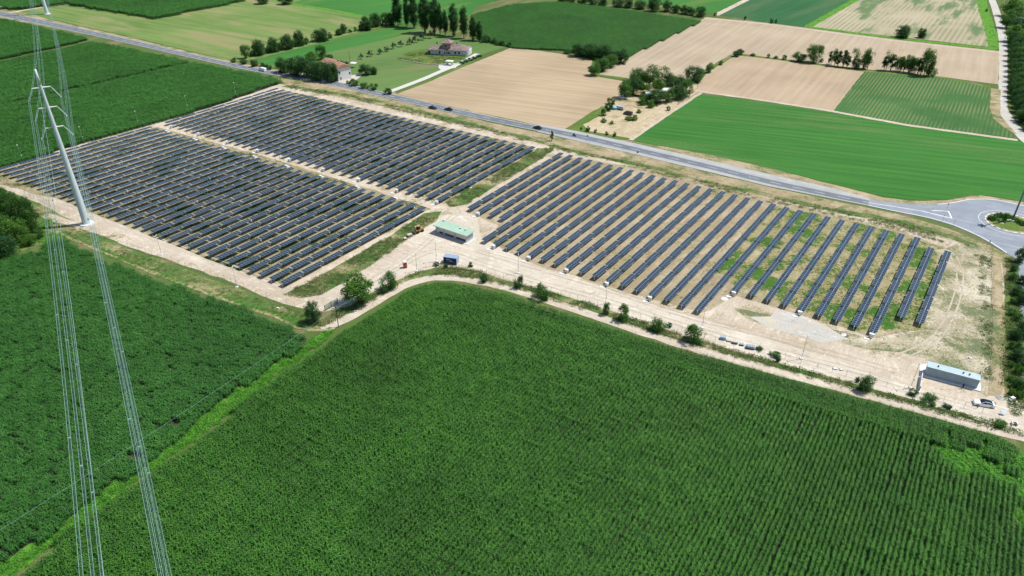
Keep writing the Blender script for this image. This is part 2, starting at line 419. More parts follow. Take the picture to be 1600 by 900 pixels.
dryw = source('dry_weeds', [clump(80 + s, MT['weed_dry'], 34, .7, .45, .06, MT['weed']) for s in range(4)])
lushw = source('lush_weeds', [clump(90 + s, MT['lush'], 60, .8, .7, .10) for s in range(4)])

MT['rut'] = dirt_mat('rut_dirt', (.50, .435, .34), (.43, .37, .28), None, 0, 119)
# plant area and everything round it
SITE = [(-60, 262), (0, 262), (100, 232), (240, 192), (330, 168), (438, 131), (520, 146), (640, 172), (760, 200), (860, 224), (1000, 254), (1150, 293), (1300, 326), (1420, 352), (1510, 376), (1545, 392), (1552, 500), (1556, 620), (1500, 655), (1400, 625), (1300, 598), (1200, 568), (1100, 540), (1000, 510), (900, 480), (800, 448), (700, 420), (655, 425), (620, 442), (560, 475), (500, 488), (440, 475), (360, 440), (260, 405), (170, 375), (120, 350), (60, 330), (0, 300), (-60, 280)]
sheet('plant_ground', SITE, 'dirt', 1)
sheet('left_block_ground', [(-30, 282), (0, 266), (240, 200), (270, 195), (440, 140), (835, 230), (700, 322), (668, 328), (440, 452), (300, 395), (200, 358), (140, 335), (30, 295)], 'dirt_dark', 1.2)
sheet('service_track', [(236, 196), (262, 192), (480, 249), (590, 284), (690, 318), (735, 324), (720, 340), (660, 322), (560, 290), (420, 246)], 'dirt', .8)
sheet('right_block_ground', [(728, 332), (872, 243), (1000, 262), (1200, 310), (1400, 358), (1490, 392), (1450, 512), (1370, 528), (1150, 462), (1100, 490), (960, 452), (830, 410), (750, 385), (780, 352)], 'dirt_weedy', 1.2)
sheet('green_patches', [(1120, 420), (1200, 322), (1300, 338), (1400, 362), (1480, 392), (1446, 508), (1370, 524), (1160, 458)], 'green_dirt', 4)
sheet('bare_corner', [(1465, 392), (1500, 378), (1530, 385), (1548, 400), (1548, 620), (1500, 590), (1440, 560), (1380, 548), (1300, 535), (1230, 520), (1170, 500), (1150, 480), (1370, 530), (1445, 515)], 'corner', 2)
sheet('gravel_yard', [(640, 375), (672, 350), (700, 335), (745, 340), (752, 372), (830, 412), (930, 445), (1020, 478), (1110, 502), (1200, 530), (1300, 560), (1420, 600), (1560, 655), (1640, 690), (1600, 668), (1500, 648), (1440, 630), (1300, 590), (1150, 545), (1000, 500), (850, 452), (730, 415), (690, 410), (650, 420), (612, 440), (560, 470), (520, 480), (500, 470), (560, 440), (600, 410)], 'yard', .8)
sheet('grey_gravel_patch', [(1170, 497), (1215, 485), (1250, 492), (1290, 508), (1322, 528), (1300, 540), (1250, 528), (1200, 512)], 'greygravel', 3)
sheet('entrance_track', [(440, 452), (470, 468), (500, 478), (540, 462), (600, 425), (650, 385), (640, 375), (560, 425), (500, 462), (450, 450), (350, 415), (250, 375), (170, 345), (90, 310), (60, 305), (150, 352), (250, 392), (350, 430), (430, 462)], 'track', .8)
for off in (0, 1):
    for pl in ([(560, 452), (612, 420), (660, 385), (700, 345), (712, 326), (640, 300), (480, 250), (300, 205)], [(612, 425), (680, 392), (760, 415), (850, 443), (950, 470), (1080, 512), (1200, 545), (1320, 575), (1420, 605), (1500, 628), (1590, 655)], [(30, 300), (120, 330), (220, 365), (330, 405), (420, 440), (480, 470), (530, 460)], [(1560, 410), (1562, 450), (1562, 520), (1560, 600), (1556, 635)], [(1400, 560), (1460, 530), (1490, 480), (1500, 430), (1490, 400)], [(745, 392), (860, 425), (960, 456), (1080, 496), (1180, 520), (1300, 552), (1400, 580)]):
        ln = catmull(w2(pl), 6); L_, R_ = ribbon_pts(ln, 1.9)
        ribbon('wheel_track', R_ if off else L_, .5, 'rut', jit=.3)
# verges
sheet('front_verge', [(470, 492), (500, 505), (545, 480), (600, 448), (645, 428), (690, 415), (740, 422), (800, 440), (900, 468), (1000, 502), (1100, 534), (1200, 562), (1300, 590), (1400, 618), (1500, 645), (1570, 662), (1600, 675), (1600, 690), (1500, 664), (1400, 634), (1300, 607), (1200, 580), (1100, 552), (1000, 524), (900, 490), (800, 460), (740, 442), (690, 434), (640, 444), (600, 470), (550, 500), (510, 515), (480, 520), (440, 500), (350, 465), (250, 428), (150, 385), (100, 360), (90, 372), (60, 385), (0, 402), (-80, 420), (-80, 285), (0, 292), (60, 318), (130, 352), (200, 388), (300, 424), (400, 462)], 'verge_mix', 1)
ribbon('farm_track', catmull(w2([(505, 516), (545, 496), (590, 470), (630, 447), (665, 436), (700, 434), (745, 440), (800, 452), (900, 484), (1000, 518), (1100, 549), (1200, 577), (1300, 603), (1400, 630), (1500, 658), (1600, 684), (1680, 704)]), 8), 3.4, 'track', jit=.4)
ribbon('field_path', catmull(w2([(505, 516), (470, 513), (430, 496), (340, 464), (250, 430), (180, 402), (110, 372), (88, 362)]), 6), 1.1, 'dry', jit=.5)
sheet('pylon_path', [(66, 338), (80, 333), (105, 342), (140, 352), (180, 362), (240, 385), (230, 390), (150, 365), (100, 350), (70, 345)], 'dirt', .8)
# block edge strips of weeds
strip1 = [(445, 460), (560, 398), (665, 333), (690, 330), (680, 345), (640, 372), (600, 400), (540, 440), (500, 462), (470, 465)]
strip2 = [(697, 315), (735, 296), (790, 262), (840, 232), (868, 232), (840, 252), (790, 282), (730, 318), (705, 324)]
sheet('weed_strip_front', strip1, 'verge_mix', 1.2); sheet('weed_strip_back', strip2, 'verge_mix', 1.2)
# road side
LZ_SITE = LZ[0]; LZ[0] = .022
sheet('dry_verge', [(438, 122), (520, 134), (620, 157), (760, 190), (900, 220), (1000, 242), (1100, 268), (1200, 292), (1300, 313), (1400, 334), (1480, 356), (1530, 376), (1580, 400), (1575, 640), (1552, 640), (1550, 400), (1500, 378), (1400, 352), (1300, 330), (1150, 298), (1000, 262), (860, 228), (700, 190), (560, 158), (450, 136)], 'dry', .8)
ribbon('ditch_growth', catmull(w2([(445, 134), (560, 152), (700, 185), (800, 210), (900, 237), (1000, 257), (1100, 283), (1200, 305), (1300, 328), (1400, 345), (1470, 365), (1520, 385), (1542, 410)]), 5), 3.5, 'verge_mix', jit=1.4)
sheet('far_verge', [(-40, 10), (20, 15), (100, 36), (200, 58), (300, 82), (400, 104), (520, 122), (640, 150), (800, 186), (900, 203), (985, 220), (1100, 240), (1200, 262), (1300, 288), (1380, 308), (1420, 314), (1480, 313), (1530, 305), (1600, 316), (1600, 322), (1500, 320), (1420, 322), (1350, 318), (1200, 285), (1000, 240), (800, 195), (600, 152), (400, 112), (200, 66), (-40, 20)], 'dry', .8)
sheet('mown_field', [(22, 17), (105, 7), (175, 18), (240, 28), (380, 0), (392, -6), (480, -6), (520, 16), (600, 30), (600, 42), (560, 50), (480, 72), (410, 90), (368, 97), (300, 80), (200, 56), (100, 34)], 'mown', .8)
ribbon('dirt_track_west', w2([(15, 20), (60, 12), (107, 5)]), 4, 'track', jit=.5)
sheet('far_green_field', [(455, 6), (520, -20), (900, -40), (905, -1), (800, -6), (745, 10), (735, 25), (640, 40), (575, 28), (540, 20)], 'cropA', .8)
ribbon('lush_edge', w2([(458, 6), (520, 16), (580, 28)]), 5, 'brightgrass', jit=1)
sheet('crop_strip', [(398, 96), (420, 88), (480, 72), (560, 52), (620, 40), (660, 44), (620, 58), (560, 72), (500, 85), (420, 104)], 'cropA', .8)
sheet('mown_lawn', [(420, 104), (500, 85), (560, 72), (620, 58), (660, 44), (720, 60), (800, 70), (745, 88), (700, 108), (617, 142), (590, 146), (540, 128), (500, 120)], 'lawn', .8)
sheet('villa_garden', [(621, 92), (640, 80), (668, 76), (735, 84), (748, 90), (725, 98), (690, 101), (655, 97)], 'grass', .8)
ribbon('villa_drive', catmull(w2([(590, 148), (612, 142), (660, 124), (690, 111), (712, 102), (735, 90), (746, 84)]), 5), 3.8, 'concrete', jit=.2)
sheet('villa_forecourt', [(686, 100), (700, 99), (718, 99), (712, 106), (690, 110), (685, 106)], 'concrete', .2)
sheet('drive_verge', [(622, 145), (665, 127), (700, 112), (725, 101), (752, 88), (748, 92), (725, 105), (700, 116), (665, 131), (630, 146)], 'grass', .4)
sheet('house_yard', [(440, 114), (470, 113), (520, 122), (548, 118), (575, 112), (560, 122), (548, 132), (530, 130), (480, 122)], 'greygravel', .4)
sheet('soil_field_west', [(620, 147), (668, 129), (726, 104), (800, 74), (890, 86), (925, 95), (922, 118), (975, 127), (968, 146), (944, 166), (885, 202), (860, 200), (760, 178), (700, 165)], 'tan1', .5)
sheet('soil_field_north', [(933, 118), (975, 90), (1104, 27), (1200, 36), (1400, 62), (1562, 80), (1560, 132), (1470, 120), (1350, 108), (1250, 96), (1150, 85), (1110, 107), (1085, 124), (990, 124)], 'tan2', .5)
sheet('soil_field_east', [(1082, 142), (1110, 108), (1150, 86), (1250, 98), (1352, 112), (1302, 173), (1190, 158)], 'tan3', .5)
sheet('row_crop_field', [(1302, 173), (1350, 112), (1470, 122), (1546, 137), (1546, 172), (1560, 190), (1588, 216), (1420, 196)], 'rowcrop', .4)
sheet('green_meadow', [(985, 218), (1095, 147), (1200, 160), (1300, 175), (1420, 198), (1590, 219), (1600, 218), (1800, 230), (1800, 360), (1600, 316), (1560, 308), (1520, 304), (1480, 312), (1420, 313), (1380, 307), (1300, 287), (1200, 262), (1100, 240), (1000, 222)], 'cropK', .5)
sheet('striped_field', [(1262, 43), (1335, -2), (1380, -30), (1540, -30), (1540, 8), (1548, 40), (1557, 75), (1480, 66), (1350, 52)], 'striped', .5)
sheet('dark_green_field', [(1120, 23), (1170, -2), (1240, -40), (1390, -32), (1335, -2), (1262, 43), (1190, 34)], 'darkcrop', .5)
sheet('north_green_field', [(980, -40), (1235, -40), (1165, 0), (1118, 23), (1060, 12), (950, -5)], 'cropA', .5)
ribbon('north_path', w2([(1230, -35), (1166, 0), (1118, 24)]), 5, 'track', jit=.4)
ribbon('lush_margin', w2([(1345, -5), (1262, 42), (1400, 60), (1557, 77)]), 6, 'brightgrass', jit=1)
ribbon('lush_bank', catmull(w2([(1532, -5), (1538, 20), (1545, 40), (1556, 76)]), 5), 8, 'brightgrass', jit=1)
ribbon('field_margin_path', w2([(1100, 28), (1200, 38), (1400, 64), (1562, 82)]), 2.5, 'track', jit=.4)
ribbon('meadow_path', w2([(1092, 143), (1200, 158), (1300, 174), (1420, 196), (1590, 219)]), 2.8, 'track', jit=.4)
ribbon('lot_edge_path', w2([(985, 219), (1040, 181), (1095, 145)]), 2.2, 'track', jit=.4)
ribbon('ditch_line', w2([(1090, 118), (1150, 84), (1250, 97), (1350, 111), (1470, 121), (1548, 136)]), 4, 'grass', jit=.8)
ribbon('soil_margin', w2([(933, 117), (975, 123), (990, 125)]), 4, 'grass', jit=.5)
sheet('lot_ground', [(885, 204), (905, 190), (945, 166), (975, 140), (1000, 130), (1080, 122), (1096, 140), (1040, 180), (985, 217), (940, 212)], 'lot', .8)
sheet('lot_grass', [(880, 203), (940, 166), (955, 168), (935, 183), (912, 195), (920, 205), (985, 216), (980, 220), (930, 212)], 'grass', .8)
ribbon('gravel_lane', catmull(w2([(1540, -20), (1550, 0), (1560, 30), (1567, 60), (1569, 100), (1569, 150), (1572, 178), (1590, 205), (1620, 232), (1700, 290)]), 6), 5.6, 'greygravel', jit=.3)  # grey tone puts the shadow lying over most of the lane into its colour
sheet('lane_verge', [(1548, 138), (1563, 140), (1563, 180), (1578, 198), (1590, 212), (1570, 200), (1552, 185), (1547, 170)], 'dry', .4)
sheet('wood_floor', [(1574, 60), (1574, 170), (1590, 195), (1640, 240), (1900, 260), (1900, -20), (1562, -20), (1568, 20)], 'ground', .5)
# east side by the lower road
LZ[0] = max(LZ[0], LZ_SITE)
sheet('east_track', [(1548, 392), (1560, 395), (1572, 500), (1570, 600), (1560, 640), (1545, 620), (1550, 500)], 'dry', .5)
sheet('east_hedge_ground', [(1572, 400), (1590, 402), (1598, 500), (1605, 640), (1580, 650), (1568, 600), (1570, 500)], 'grass', .5)

sheet('car_yard', [(1530, 640), (1548, 618), (1572, 622), (1600, 630), (1640, 640), (1680, 690), (1620, 690), (1560, 668), (1510, 652)], 'yard', 1)
# main road
RU = [(-60, 5), (0, 17.5), (100, 38.5), (200, 61), (300, 84.5), (400, 106), (500, 122.5), (600, 144), (700, 167), (800, 188.5), (900, 208), (1000, 231), (1100, 254.5), (1200, 279), (1300, 300.5), (1358, 312.5)]
RL = [(-60, 12), (0, 25), (100, 46), (200, 68), (300, 91), (400, 112.5), (500, 130), (600, 152), (700, 175.5), (800, 197), (900, 217), (1000, 240), (1100, 263.5), (1200, 288.5), (1300, 310), (1358, 321.5)]
up, lo = catmull(w2(RU), 6), catmull(w2(RL), 6)
sheet('shoulder', [(840, 194), (900, 205), (1000, 226), (1100, 249), (1200, 272), (1300, 294), (1358, 310), (1358, 322), (1200, 291), (1000, 243), (840, 206)], 'shoulder', .1)
LZ[0] += .002; road = flat('road', up + lo[::-1], LZ[0], MT['asphalt'])
mid = [(a + b) / 2 for a, b in zip(up, lo)]
sheet('roundabout_road', [(1357, 312), (1390, 316), (1420, 319.5), (1462, 320), (1490, 317), (1515, 311.5), (1550, 311), (1575, 315), (1600, 321), (1700, 345), (1900, 380), (1900, 440), (1760, 420), (1700, 440), (1680, 520), (1700, 700), (1650, 700), (1598, 620), (1594, 500), (1591, 420), (1586, 404), (1575, 398), (1550, 382), (1525, 368), (1490, 353), (1450, 341), (1400, 331), (1357, 322)], 'asphalt_pale', .05, 2)
zl = LZ[0] + .004
def line_marks(name, line, wd, dash=None, gap=None):
    mb = MB().mat(MT['white']); line = densify(line, .8, 0, False); L, Rr = ribbon_pts(line, wd); acc = 0
    for i in range(len(L) - 1):
        acc += (line[i + 1] - line[i]).length
        if dash and (acc % (dash + gap)) > dash: continue
        mb.add([(L[i].x, L[i].y, zl), (Rr[i].x, Rr[i].y, zl), (Rr[i + 1].x, Rr[i + 1].y, zl), (L[i + 1].x, L[i + 1].y, zl)], [(0, 1, 2, 3)])
    o = mb.build(name); o['kind'] = 'structure'; return o
def inset(a, b, f): return [p.lerp(q, f) for p, q in zip(a, b)]
line_marks('edge_marking', inset(up, lo, .07), .22); line_marks('edge_marking', inset(up, lo, .93), .22)
line_marks('centre_marking', mid, .17, 4.5, 4.5)
line_marks('edge_marking', catmull(w2([(1357, 321), (1400, 330), (1450, 340), (1490, 351.5), (1525, 366.5), (1550, 380), (1573, 395)])), .35)
line_marks('edge_marking', catmull(w2([(1465, 319.3), (1490, 316.8), (1515, 312), (1550, 311.8), (1575, 316), (1600, 322)])), .35)
line_marks('island_marking', w2([(1357, 317), (1400, 323.5), (1440, 330)]), .35)
line_marks('island_marking', w2([(1440, 330), (1487, 341.5), (1482, 330.5), (1455, 329)]), .5)
ic = at(1597, 350); rad = 19.0
isl = [Vector((ic.x + rad * math.cos(t / 48 * 6.283), ic.y + rad * math.sin(t / 48 * 6.283))) for t in range(48)]
# ------------------------------------------------------------------ solar panel rows
t = NT('panel_glass')
gm = t.mix(t.math('MULTIPLY', t.rand(), .7), (.008, .023, .047), (.017, .040, .068))
gm = t.mix(t.math('MULTIPLY', t.ramp(t.noise(1.2, 3), .4, .7), .4), gm, (.036, .066, .098))
MT['glass'] = t.out(gm, .28, .6)
MT['frame'] = plain('panel_frame', (.36, .42, .46), .4, .3, var=.05)
MT['inverter'] = plain('inverter_box', (.72, .76, .80), .5, var=.04)
ORD = ['first', 'second', 'third', 'fourth', 'fifth', 'sixth', 'seventh', 'eighth', 'ninth', 'tenth', 'eleventh', 'twelfth', 'thirteenth', 'fourteenth', 'fifteenth', 'sixteenth', 'seventeenth', 'eighteenth', 'nineteenth']
TEN = {2: 'twenty', 3: 'thirty', 4: 'forty', 5: 'fifty', 6: 'sixty'}
def ordinal(n):
    if n <= 19: return ORD[n - 1]
    if n % 10 == 0: return {20: 'twentieth', 30: 'thirtieth', 40: 'fortieth', 50: 'fiftieth', 60: 'sixtieth'}[n]
    return TEN[n // 10] + '-' + ORD[n % 10 - 1]
PW, PL = 2.12, 8.0
mb = MB().mat(MT['frame']); mb.box((0, 0, 0), (PW, PL, .045))
for k in range(7):
    y0 = -PL / 2 + k * PL / 7 + .04; y1 = y0 + PL / 7 - .08
    for sx in (-1, 1):
        xa, xb = (.04, PW / 2 - .05) if sx > 0 else (-PW / 2 + .05, -.04)
        mb.mat(MT['glass']).add([(xa, y0, .026), (xb, y0, .026), (xb, y1, .026), (xa, y1, .026)], [(0, 1, 2, 3)])
ME_table = mb.mesh('panel_table')
mb = MB().mat(MT['steel']); mb.box((0, 0, .70), (.16, .14, 1.42)); mb.box((0, 0, 1.36), (.34, .10, .14)); ME_post = mb.mesh('post')
def tube_mesh(L): return MB().mat(MT['steel']).box((0, L / 2, 1.42), (.12, L, .12)).mesh('torque_tube')
mb = MB().mat(MT['inverter']); mb.box((0, 0, .95), (1.15, .45, .85)); mb.box((0, -.1, 1.42), (1.35, .75, .06))
mb.mat(MT['steel']).box((-.42, 0, .3), (.07, .3, .6)).box((.42, 0, .3), (.07, .3, .6)); ME_inv = mb.mesh('inverter_cabinet')
mb = MB().mat(MT['inverter']).box((0, 0, .9), (.4, .25, .55)); ME_box = mb.mesh('junction_box')
mb = MB().mat(MT['whiteconc']).box((0, 0, .06), (1.5, 1.0, .12)); ME_slab = mb.mesh('concrete_slab')
YR = R(34.7)
def uvxy(u, v, z=0.0): return Vector((u * math.cos(YR) + v * math.sin(YR), -u * math.sin(YR) + v * math.cos(YR), z))
def poly(c, i):
    r = 0
    for k in c: r = r * i + k
    return r
tube_cache = {}
def panel_row(n, f, label, group, inv=None, jb=(), num=1, blk=''):
    d = f - n; L = d.length; yaw = math.atan2(-d.x, d.y)
    root = empty('solar_panel_row', n, yaw, label=label, cat='solar panels', group=group)
    k = max(1, round(L / 8.5)); st = L / k; rd = random.Random(int(n.x * 37 + n.y * 11))
    key = round(L, 1)
    if key not in tube_cache: tube_cache[key] = tube_mesh(L)
    mobj('torque_tube', tube_cache[key], root, (0, 0, 0))
    base = rd.gauss(R(2.5), R(.8))
    for j in range(k):
        z = 1.52 + rd.uniform(-.05, .05)
        o = mobj('panel_table', ME_table, root, (0, (j + .5) * st, z)); o.rotation_euler = (rd.gauss(0, R(.5)), base + rd.gauss(0, R(1.7)), 0)
        o.scale = (1, min(1.0, (st - .35) / PL) * 1.0, 1)
    for j in range(k + 1):
        mobj('post', ME_post, root, (0, min(max(j * st, .3), L - .3), 0))
    if inv == 'near': mobj('inverter_cabinet', ME_inv, root, (0, -.55, 0))
    if inv == 'far': mobj('inverter_cabinet', ME_inv, root, (.2, L + .3, 0)).rotation_euler = (0, 0, math.pi)
    for j in jb: mobj('junction_box', ME_box, root, (.55, j * st, 0))
    if inv:
        q = root.matrix_basis @ Vector((-.9, -1.9 if inv == 'near' else L + 1.9, 0))
        s = mobj('concrete_slab', ME_slab); s.location = (q.x, q.y, 0.05); s.rotation_euler = (0, 0, yaw + .3)
        tag(s, 'white concrete slab at the cabinet end of the %s row, %s' % (ordinal(num), blk), 'slab', 'concrete slabs beside the panel rows')
rdl = random.Random(5)
for i in range(3, 37):
    n = uvxy(poly((-3.71e-3, 5.18778, -350.234), i), poly((3.1e-4, .24886, 108.06), i)); f = uvxy(poly((4e-4, 4.9238, -346.219), i), poly((-.00095, .29748, 175.896), i))
    o = 37 - i
    lb = 'dark blue solar panel row, %s from the weedy strip in the front left block' % ordinal(o) if o > 1 else 'outermost solar panel row of the front left block, along the front weedy strip'
    panel_row(n, f, lb, 'panel rows in the front left block', 'far' if i % 4 == 1 and i > 4 else None, [rdl.randrange(2, 7)] if i % 3 == 0 else (), o, 'front left block')
for i in range(3, 37):
    n = uvxy(poly((4.1e-4, 4.9223, -346.0116), i), poly((-8.6e-4, .31163, 182.5257), i)); f = uvxy(poly((-.00327, 5.07148, -347.93), i), poly((.00209, .17485, 252.63), i))
    o = 37 - i
    lb = 'blue-grey solar panel row, %s from the weedy strip in the rear block' % ordinal(o) if o > 1 else 'outermost solar panel row of the rear block, along the weedy strip by the dirt gap'
    panel_row(n, f, lb, 'panel rows in the rear block', 'near' if i % 4 == 0 else None, [rdl.randrange(2, 7)] if i % 3 == 1 else (), o, 'rear block')
for i in range(1, 33):
    if i <= 4: n = (4.84549 * i - 158.9054, -.02526 * i + 193.7478)
    elif i <= 21: n = (poly((.00702, 4.6624, -157.93587), i), poly((-.00072, .11941, 175.92145), i))
    elif i <= 30: n = (poly((.00086, 4.9366, -160.96538), i), poly((-.01886, 1.12878, 179.70623), i))
    else: n = (5.03307 * i - 163.12688, -.04264 * i + 210.70567)
    if i <= 30: f = (poly((.00275, 4.8537, -160.33006), i), poly((.00293, .06844, 262.66964), i))
    else: f = (5.10915 * i - 165.4367, .54111 * i + 245.19564)
    o = 33 - i
    lb = 'bright blue solar panel row, %s from the bare corner in the right-hand block' % ordinal(o) if o > 1 else 'shorter end solar panel row nearest the bare corner and roundabout'
    panel_row(uvxy(*n), uvxy(*f), lb, 'panel rows in the right-hand block', 'near' if i in (2, 6, 9, 12, 15, 18, 22, 26, 30) else None, [rdl.randrange(2, 6)] if i % 5 == 1 else (), o, 'right-hand block')

# ------------------------------------------------------------------ high voltage line
PB = at(136, 350); PB2 = at(74, 22); ld = (PB2 - PB).normalized(); lc = Vector((-ld.y, ld.x, 0)) * -1
PB3 = PB - ld * 330
def pylon(base, label):
    root = empty('power_pylon', base, math.atan2(lc.y, lc.x), label=label, cat='pylon', group='tubular power pylons of the high voltage line')
    MB().mat(MT['whiteconc']).tube((0, 0, 0), (0, 0, .45), 2.5, 2.4, 20).build('footing', root)
    mb = MB().mat(MT['pylon'])
    for a in range(11): mb.tube((0, 0, .4 + a * 5), (0, 0, .4 + (a + 1) * 5), 1.35 - a * .097, 1.35 - (a + 1) * .097, 20, a == 10)
    mb.build('pole', root, True)
    for za, zy in ((49.5, 45.85), (42.9, 39.3), (36.2, 32.8)):
        for s in (-1, 1):
            x1 = 2.65 * s; r = 1.35 - za / 5 * .097
            arm = MB().mat(MT['white']).tube((s * r * .6, 0, za), (x1, 0, za), .24, .17, 8).build('cross_arm', root)
            st = MB().mat(MT['pylon']); p, q = Vector((x1, 0, za)), Vector((4.6 * s, 0, zy)); st.tube(p, q, .09, .09, 6)
            for k in range(9): c = p.lerp(q, .12 + k * .09); st.tube(c, p.lerp(q, .12 + k * .09 + .04), .17, .17, 8)
            st.build('insulator', root)
            hz = MB().mat(MT['darkmetal']); p, q = Vector((s * r * .9, 0, zy)), Vector((4.5 * s, 0, zy)); hz.tube(p, q, .05, .05, 5)
            for k in range(8): c = p.lerp(q, .15 + k * .09); hz.tube(c, p.lerp(q, .15 + k * .09 + .04), .13, .13, 6)
            hz.build('insulator', root)['label'] = 'dark horizontal insulator string'
            MB().mat(MT['steel']).box((4.6 * s, 0, zy - .15), (.5, .7, .35)).build('conductor_clamp', root)
    st = MB().mat(MT['steel'])
    for k in range(60): st.box((.9 - k * .008, .35, 5 + k * .8), (.34, .06, .06))
    st.build('climbing_steps', root)
pylon(PB, 'tall pale grey tubular power pylon standing between the left panel block and cornfield')
pylon(PB2, 'distant tubular power pylon in the mown field beyond the road, cut off above')
sidew = {-1: 'left', 1: 'right'}; lev = {45.85: 'top', 39.3: 'middle', 32.8: 'lowest'}
for s in (-1, 1):
    for zy in (45.85, 39.3, 32.8):
        mb = MB().mat(MT['wire'])
        for (A, B, S) in ((PB, PB2, 16), (PB, PB3, 12)):
            for dx, dz in ((-.22, -.2), (.22, -.2), (0, -.6)):
                pts = []
                for k in range(41):
                    t_ = k / 40; p = A.lerp(B, t_) + lc * (4.6 * s + dx) + Vector((0, 0, zy + dz - 4 * S * t_ * (1 - t_))); pts.append(p)
                mb.path(pts, .030, 4)
            for k in range(1, 8):
                t_ = k / 8; p = A.lerp(B, t_) + lc * (4.6 * s) + Vector((0, 0, zy - .35 - 4 * S * t_ * (1 - t_))); mb.box(p, (.42, .2, .36), .5)
        tag(mb.build('conductor_bundle'), '%s triple cable bundle strung on the %s side of the power pylons' % (lev[zy], sidew[s]), 'power cable', 'triple cable bundles of the high voltage line')
mb = MB().mat(MT['wire'])
for B, S in ((PB2, 14), (PB3, 11)):
    mb.path([PB.lerp(B, k / 40) + Vector((0, 0, 55.3 - 4 * S * (k / 40) * (1 - k / 40))) for k in range(41)], .035, 4)
tag(mb.build('earth_wire'), 'single thin earth wire running over the tips of the power pylons', 'power cable')

# slim wooden poles with the low wire over the left cornfield
def wood_pole(x, y, h, label, cat='pole', mat='darkmetal', r=.13):
    b = at(x, y); root = empty('utility_pole', b, 0, label=label, cat=cat)
    MB().mat(MT[mat]).tube((0, 0, 0), (0, 0, h), r, r * .6, 7).build('pole_shaft', root)
    MB().mat(MT['steel']).box((0, 0, h - .3), (.9, .08, .08)).build('cross_bar', root); return b, h
b0, h0 = wood_pole(529, 511, 6.5, 'dark thin utility pole standing beside the farm track near the green gate')
far_ = at(-170, 985)
mb = MB().mat(MT['wire']); P1, P2 = b0 + Vector((0, 0, h0 - .1)), far_ + Vector((0, 0, 6.4))
mb.path([P1.lerp(P2, k / 40) - Vector((0, 0, 4 * 1.2 * (k / 40) * (1 - k / 40))) for k in range(41)], .02, 4)
tag(mb.build('overhead_wire'), 'thin pale overhead wire crossing the left cornfield from the dark utility pole', 'wire')
g2 = at(604, 425)
mb = MB().mat(MT['wire']); P2 = at(655, 424) + Vector((0, 0, 5.5))
mb.path([P1.lerp(P2, k / 20) - Vector((0, 0, 2 * (k / 20) * (1 - k / 20))) for k in range(21)], .025, 4)
tag(mb.build('overhead_wire'), 'thin wire running over the big roadside bush from the dark utility pole', 'wire')

# camera masts
def mast(x, y, h, label):
    root = empty('camera_mast', at(x, y), 0, label=label, cat='camera mast', group='thin camera masts round the solar plant')
    MB().mat(MT['whiteconc']).box((0, 0, .15), (.8, .8, .3)).build('footing', root)
    MB().mat(MT['steel']).tube((0, 0, 0), (0, 0, h), .075, .045, 6).build('mast_pole', root)
    MB().mat(MT['inverter']).box((.12, 0, h * .35), (.25, .2, .4)).build('control_box', root)
    MB().mat(MT['whiteconc']).box((0, -.25, h - .15), (.16, .5, .16)).box((0, .3, h - .15), (.16, .3, .16)).build('camera_head', root)
for x, y, h, l in [(650, 355, 8, 'thin grey mast at the edge of the weedy strip beside the yellow loader'), (681.7, 409, 8, 'thin grey mast standing left of the dark blue container'), (651.3, 424, 7, 'thin pale mast in the verge right of the red portable toilet'), (809.7, 427, 7, 'thin mast in front of the right panel block, rising behind the small dark bush'), (946, 475, 7, 'thin mast in front of the right panel block, rising behind the small pale bush'), (1096.7, 512.5, 7, 'thin mast beside the round bush just left of the stacked pallets'), (1252, 561, 8, 'thin mast at the verge below the grey gravel patch'), (1422.5, 606, 8, 'leaning-looking thin mast by the dark blue panel at the grey cabin'), (370.3, 449, 7.5, 'thin mast by the track along the front left panel block, right one'), (252.5, 398, 7.5, 'thin mast by the track along the front left panel block, nearer the big pylon'), (735.9, 294, 7.5, 'pale mast in the weedy strip between the rear and right panel blocks'), (801.6, 252, 7.5, 'dark mast in the weedy strip nearest the main road'), (131, 222.5, 7.5, 'thin mast on the corn edge just right of the big pylon'), (217, 197, 7.5, 'thin mast on the corn edge where the dirt gap begins'), (294, 172, 7.5, 'thin mast on the corn edge behind the rear panel block, left one'), (369, 150, 7.5, 'thin mast on the corn edge behind the rear panel block, middle one'), (436.4, 131, 7.5, 'white-topped mast at the corn corner opposite the farmhouse'), (74, 241, 7.5, 'thin mast on the corn edge just left of the big pylon'), (36, 252, 7.5, 'leftmost thin mast on the corn edge'), (1516, 560, 7, 'thin mast behind the grey cabin by the right-hand fence')]:
    mast(x, y, h, l)

# wire mesh fences: posts are parts, the mesh one part
MT['mesh'] = plain('fence_wire', (.30, .34, .32), .6, .3)
def fence(line_px, label, step=3.0, h=1.9, mat='mesh'):
    line = densify(catmull(w2(line_px), 5), step, 0, False)
    # even spacing
    pts = [line[0]]; 
    for p in line[1:]:
        if (p - pts[-1]).length >= step * .9: pts.append(p)
    if len(pts) > 96: pts = pts[:96]
    root = empty('wire_fence', (pts[0].x, pts[0].y, 0), 0, label=label, cat='fence'); o = pts[0]
    pm = MB().mat(MT[mat]).tube((0, 0, 0), (0, 0, h + .1), .035, .035, 5).mesh('fence_post')
    for p in pts: mobj('fence_post', pm, root, (p.x - o.x, p.y - o.y, 0))
    mb = MB().mat(MT[mat])
    for z in (.1, h * .33, h * .66, h): mb.path([(p.x - o.x, p.y - o.y, z) for p in pts], .013, 3)
    mb.build('wire_mesh', root)
fence([(665, 418), (700, 417), (760, 428), (830, 448), (900, 468)], 'wire mesh fence in front of the gravel yard by the blue container')
fence([(902, 469), (1000, 499), (1100, 529), (1125, 536)], 'wire mesh fence in front of the right panel block between the bushes')
fence([(1190, 550), (1300, 582), (1400, 608), (1430, 615)], 'wire mesh fence along the verge below the grey gravel patch')
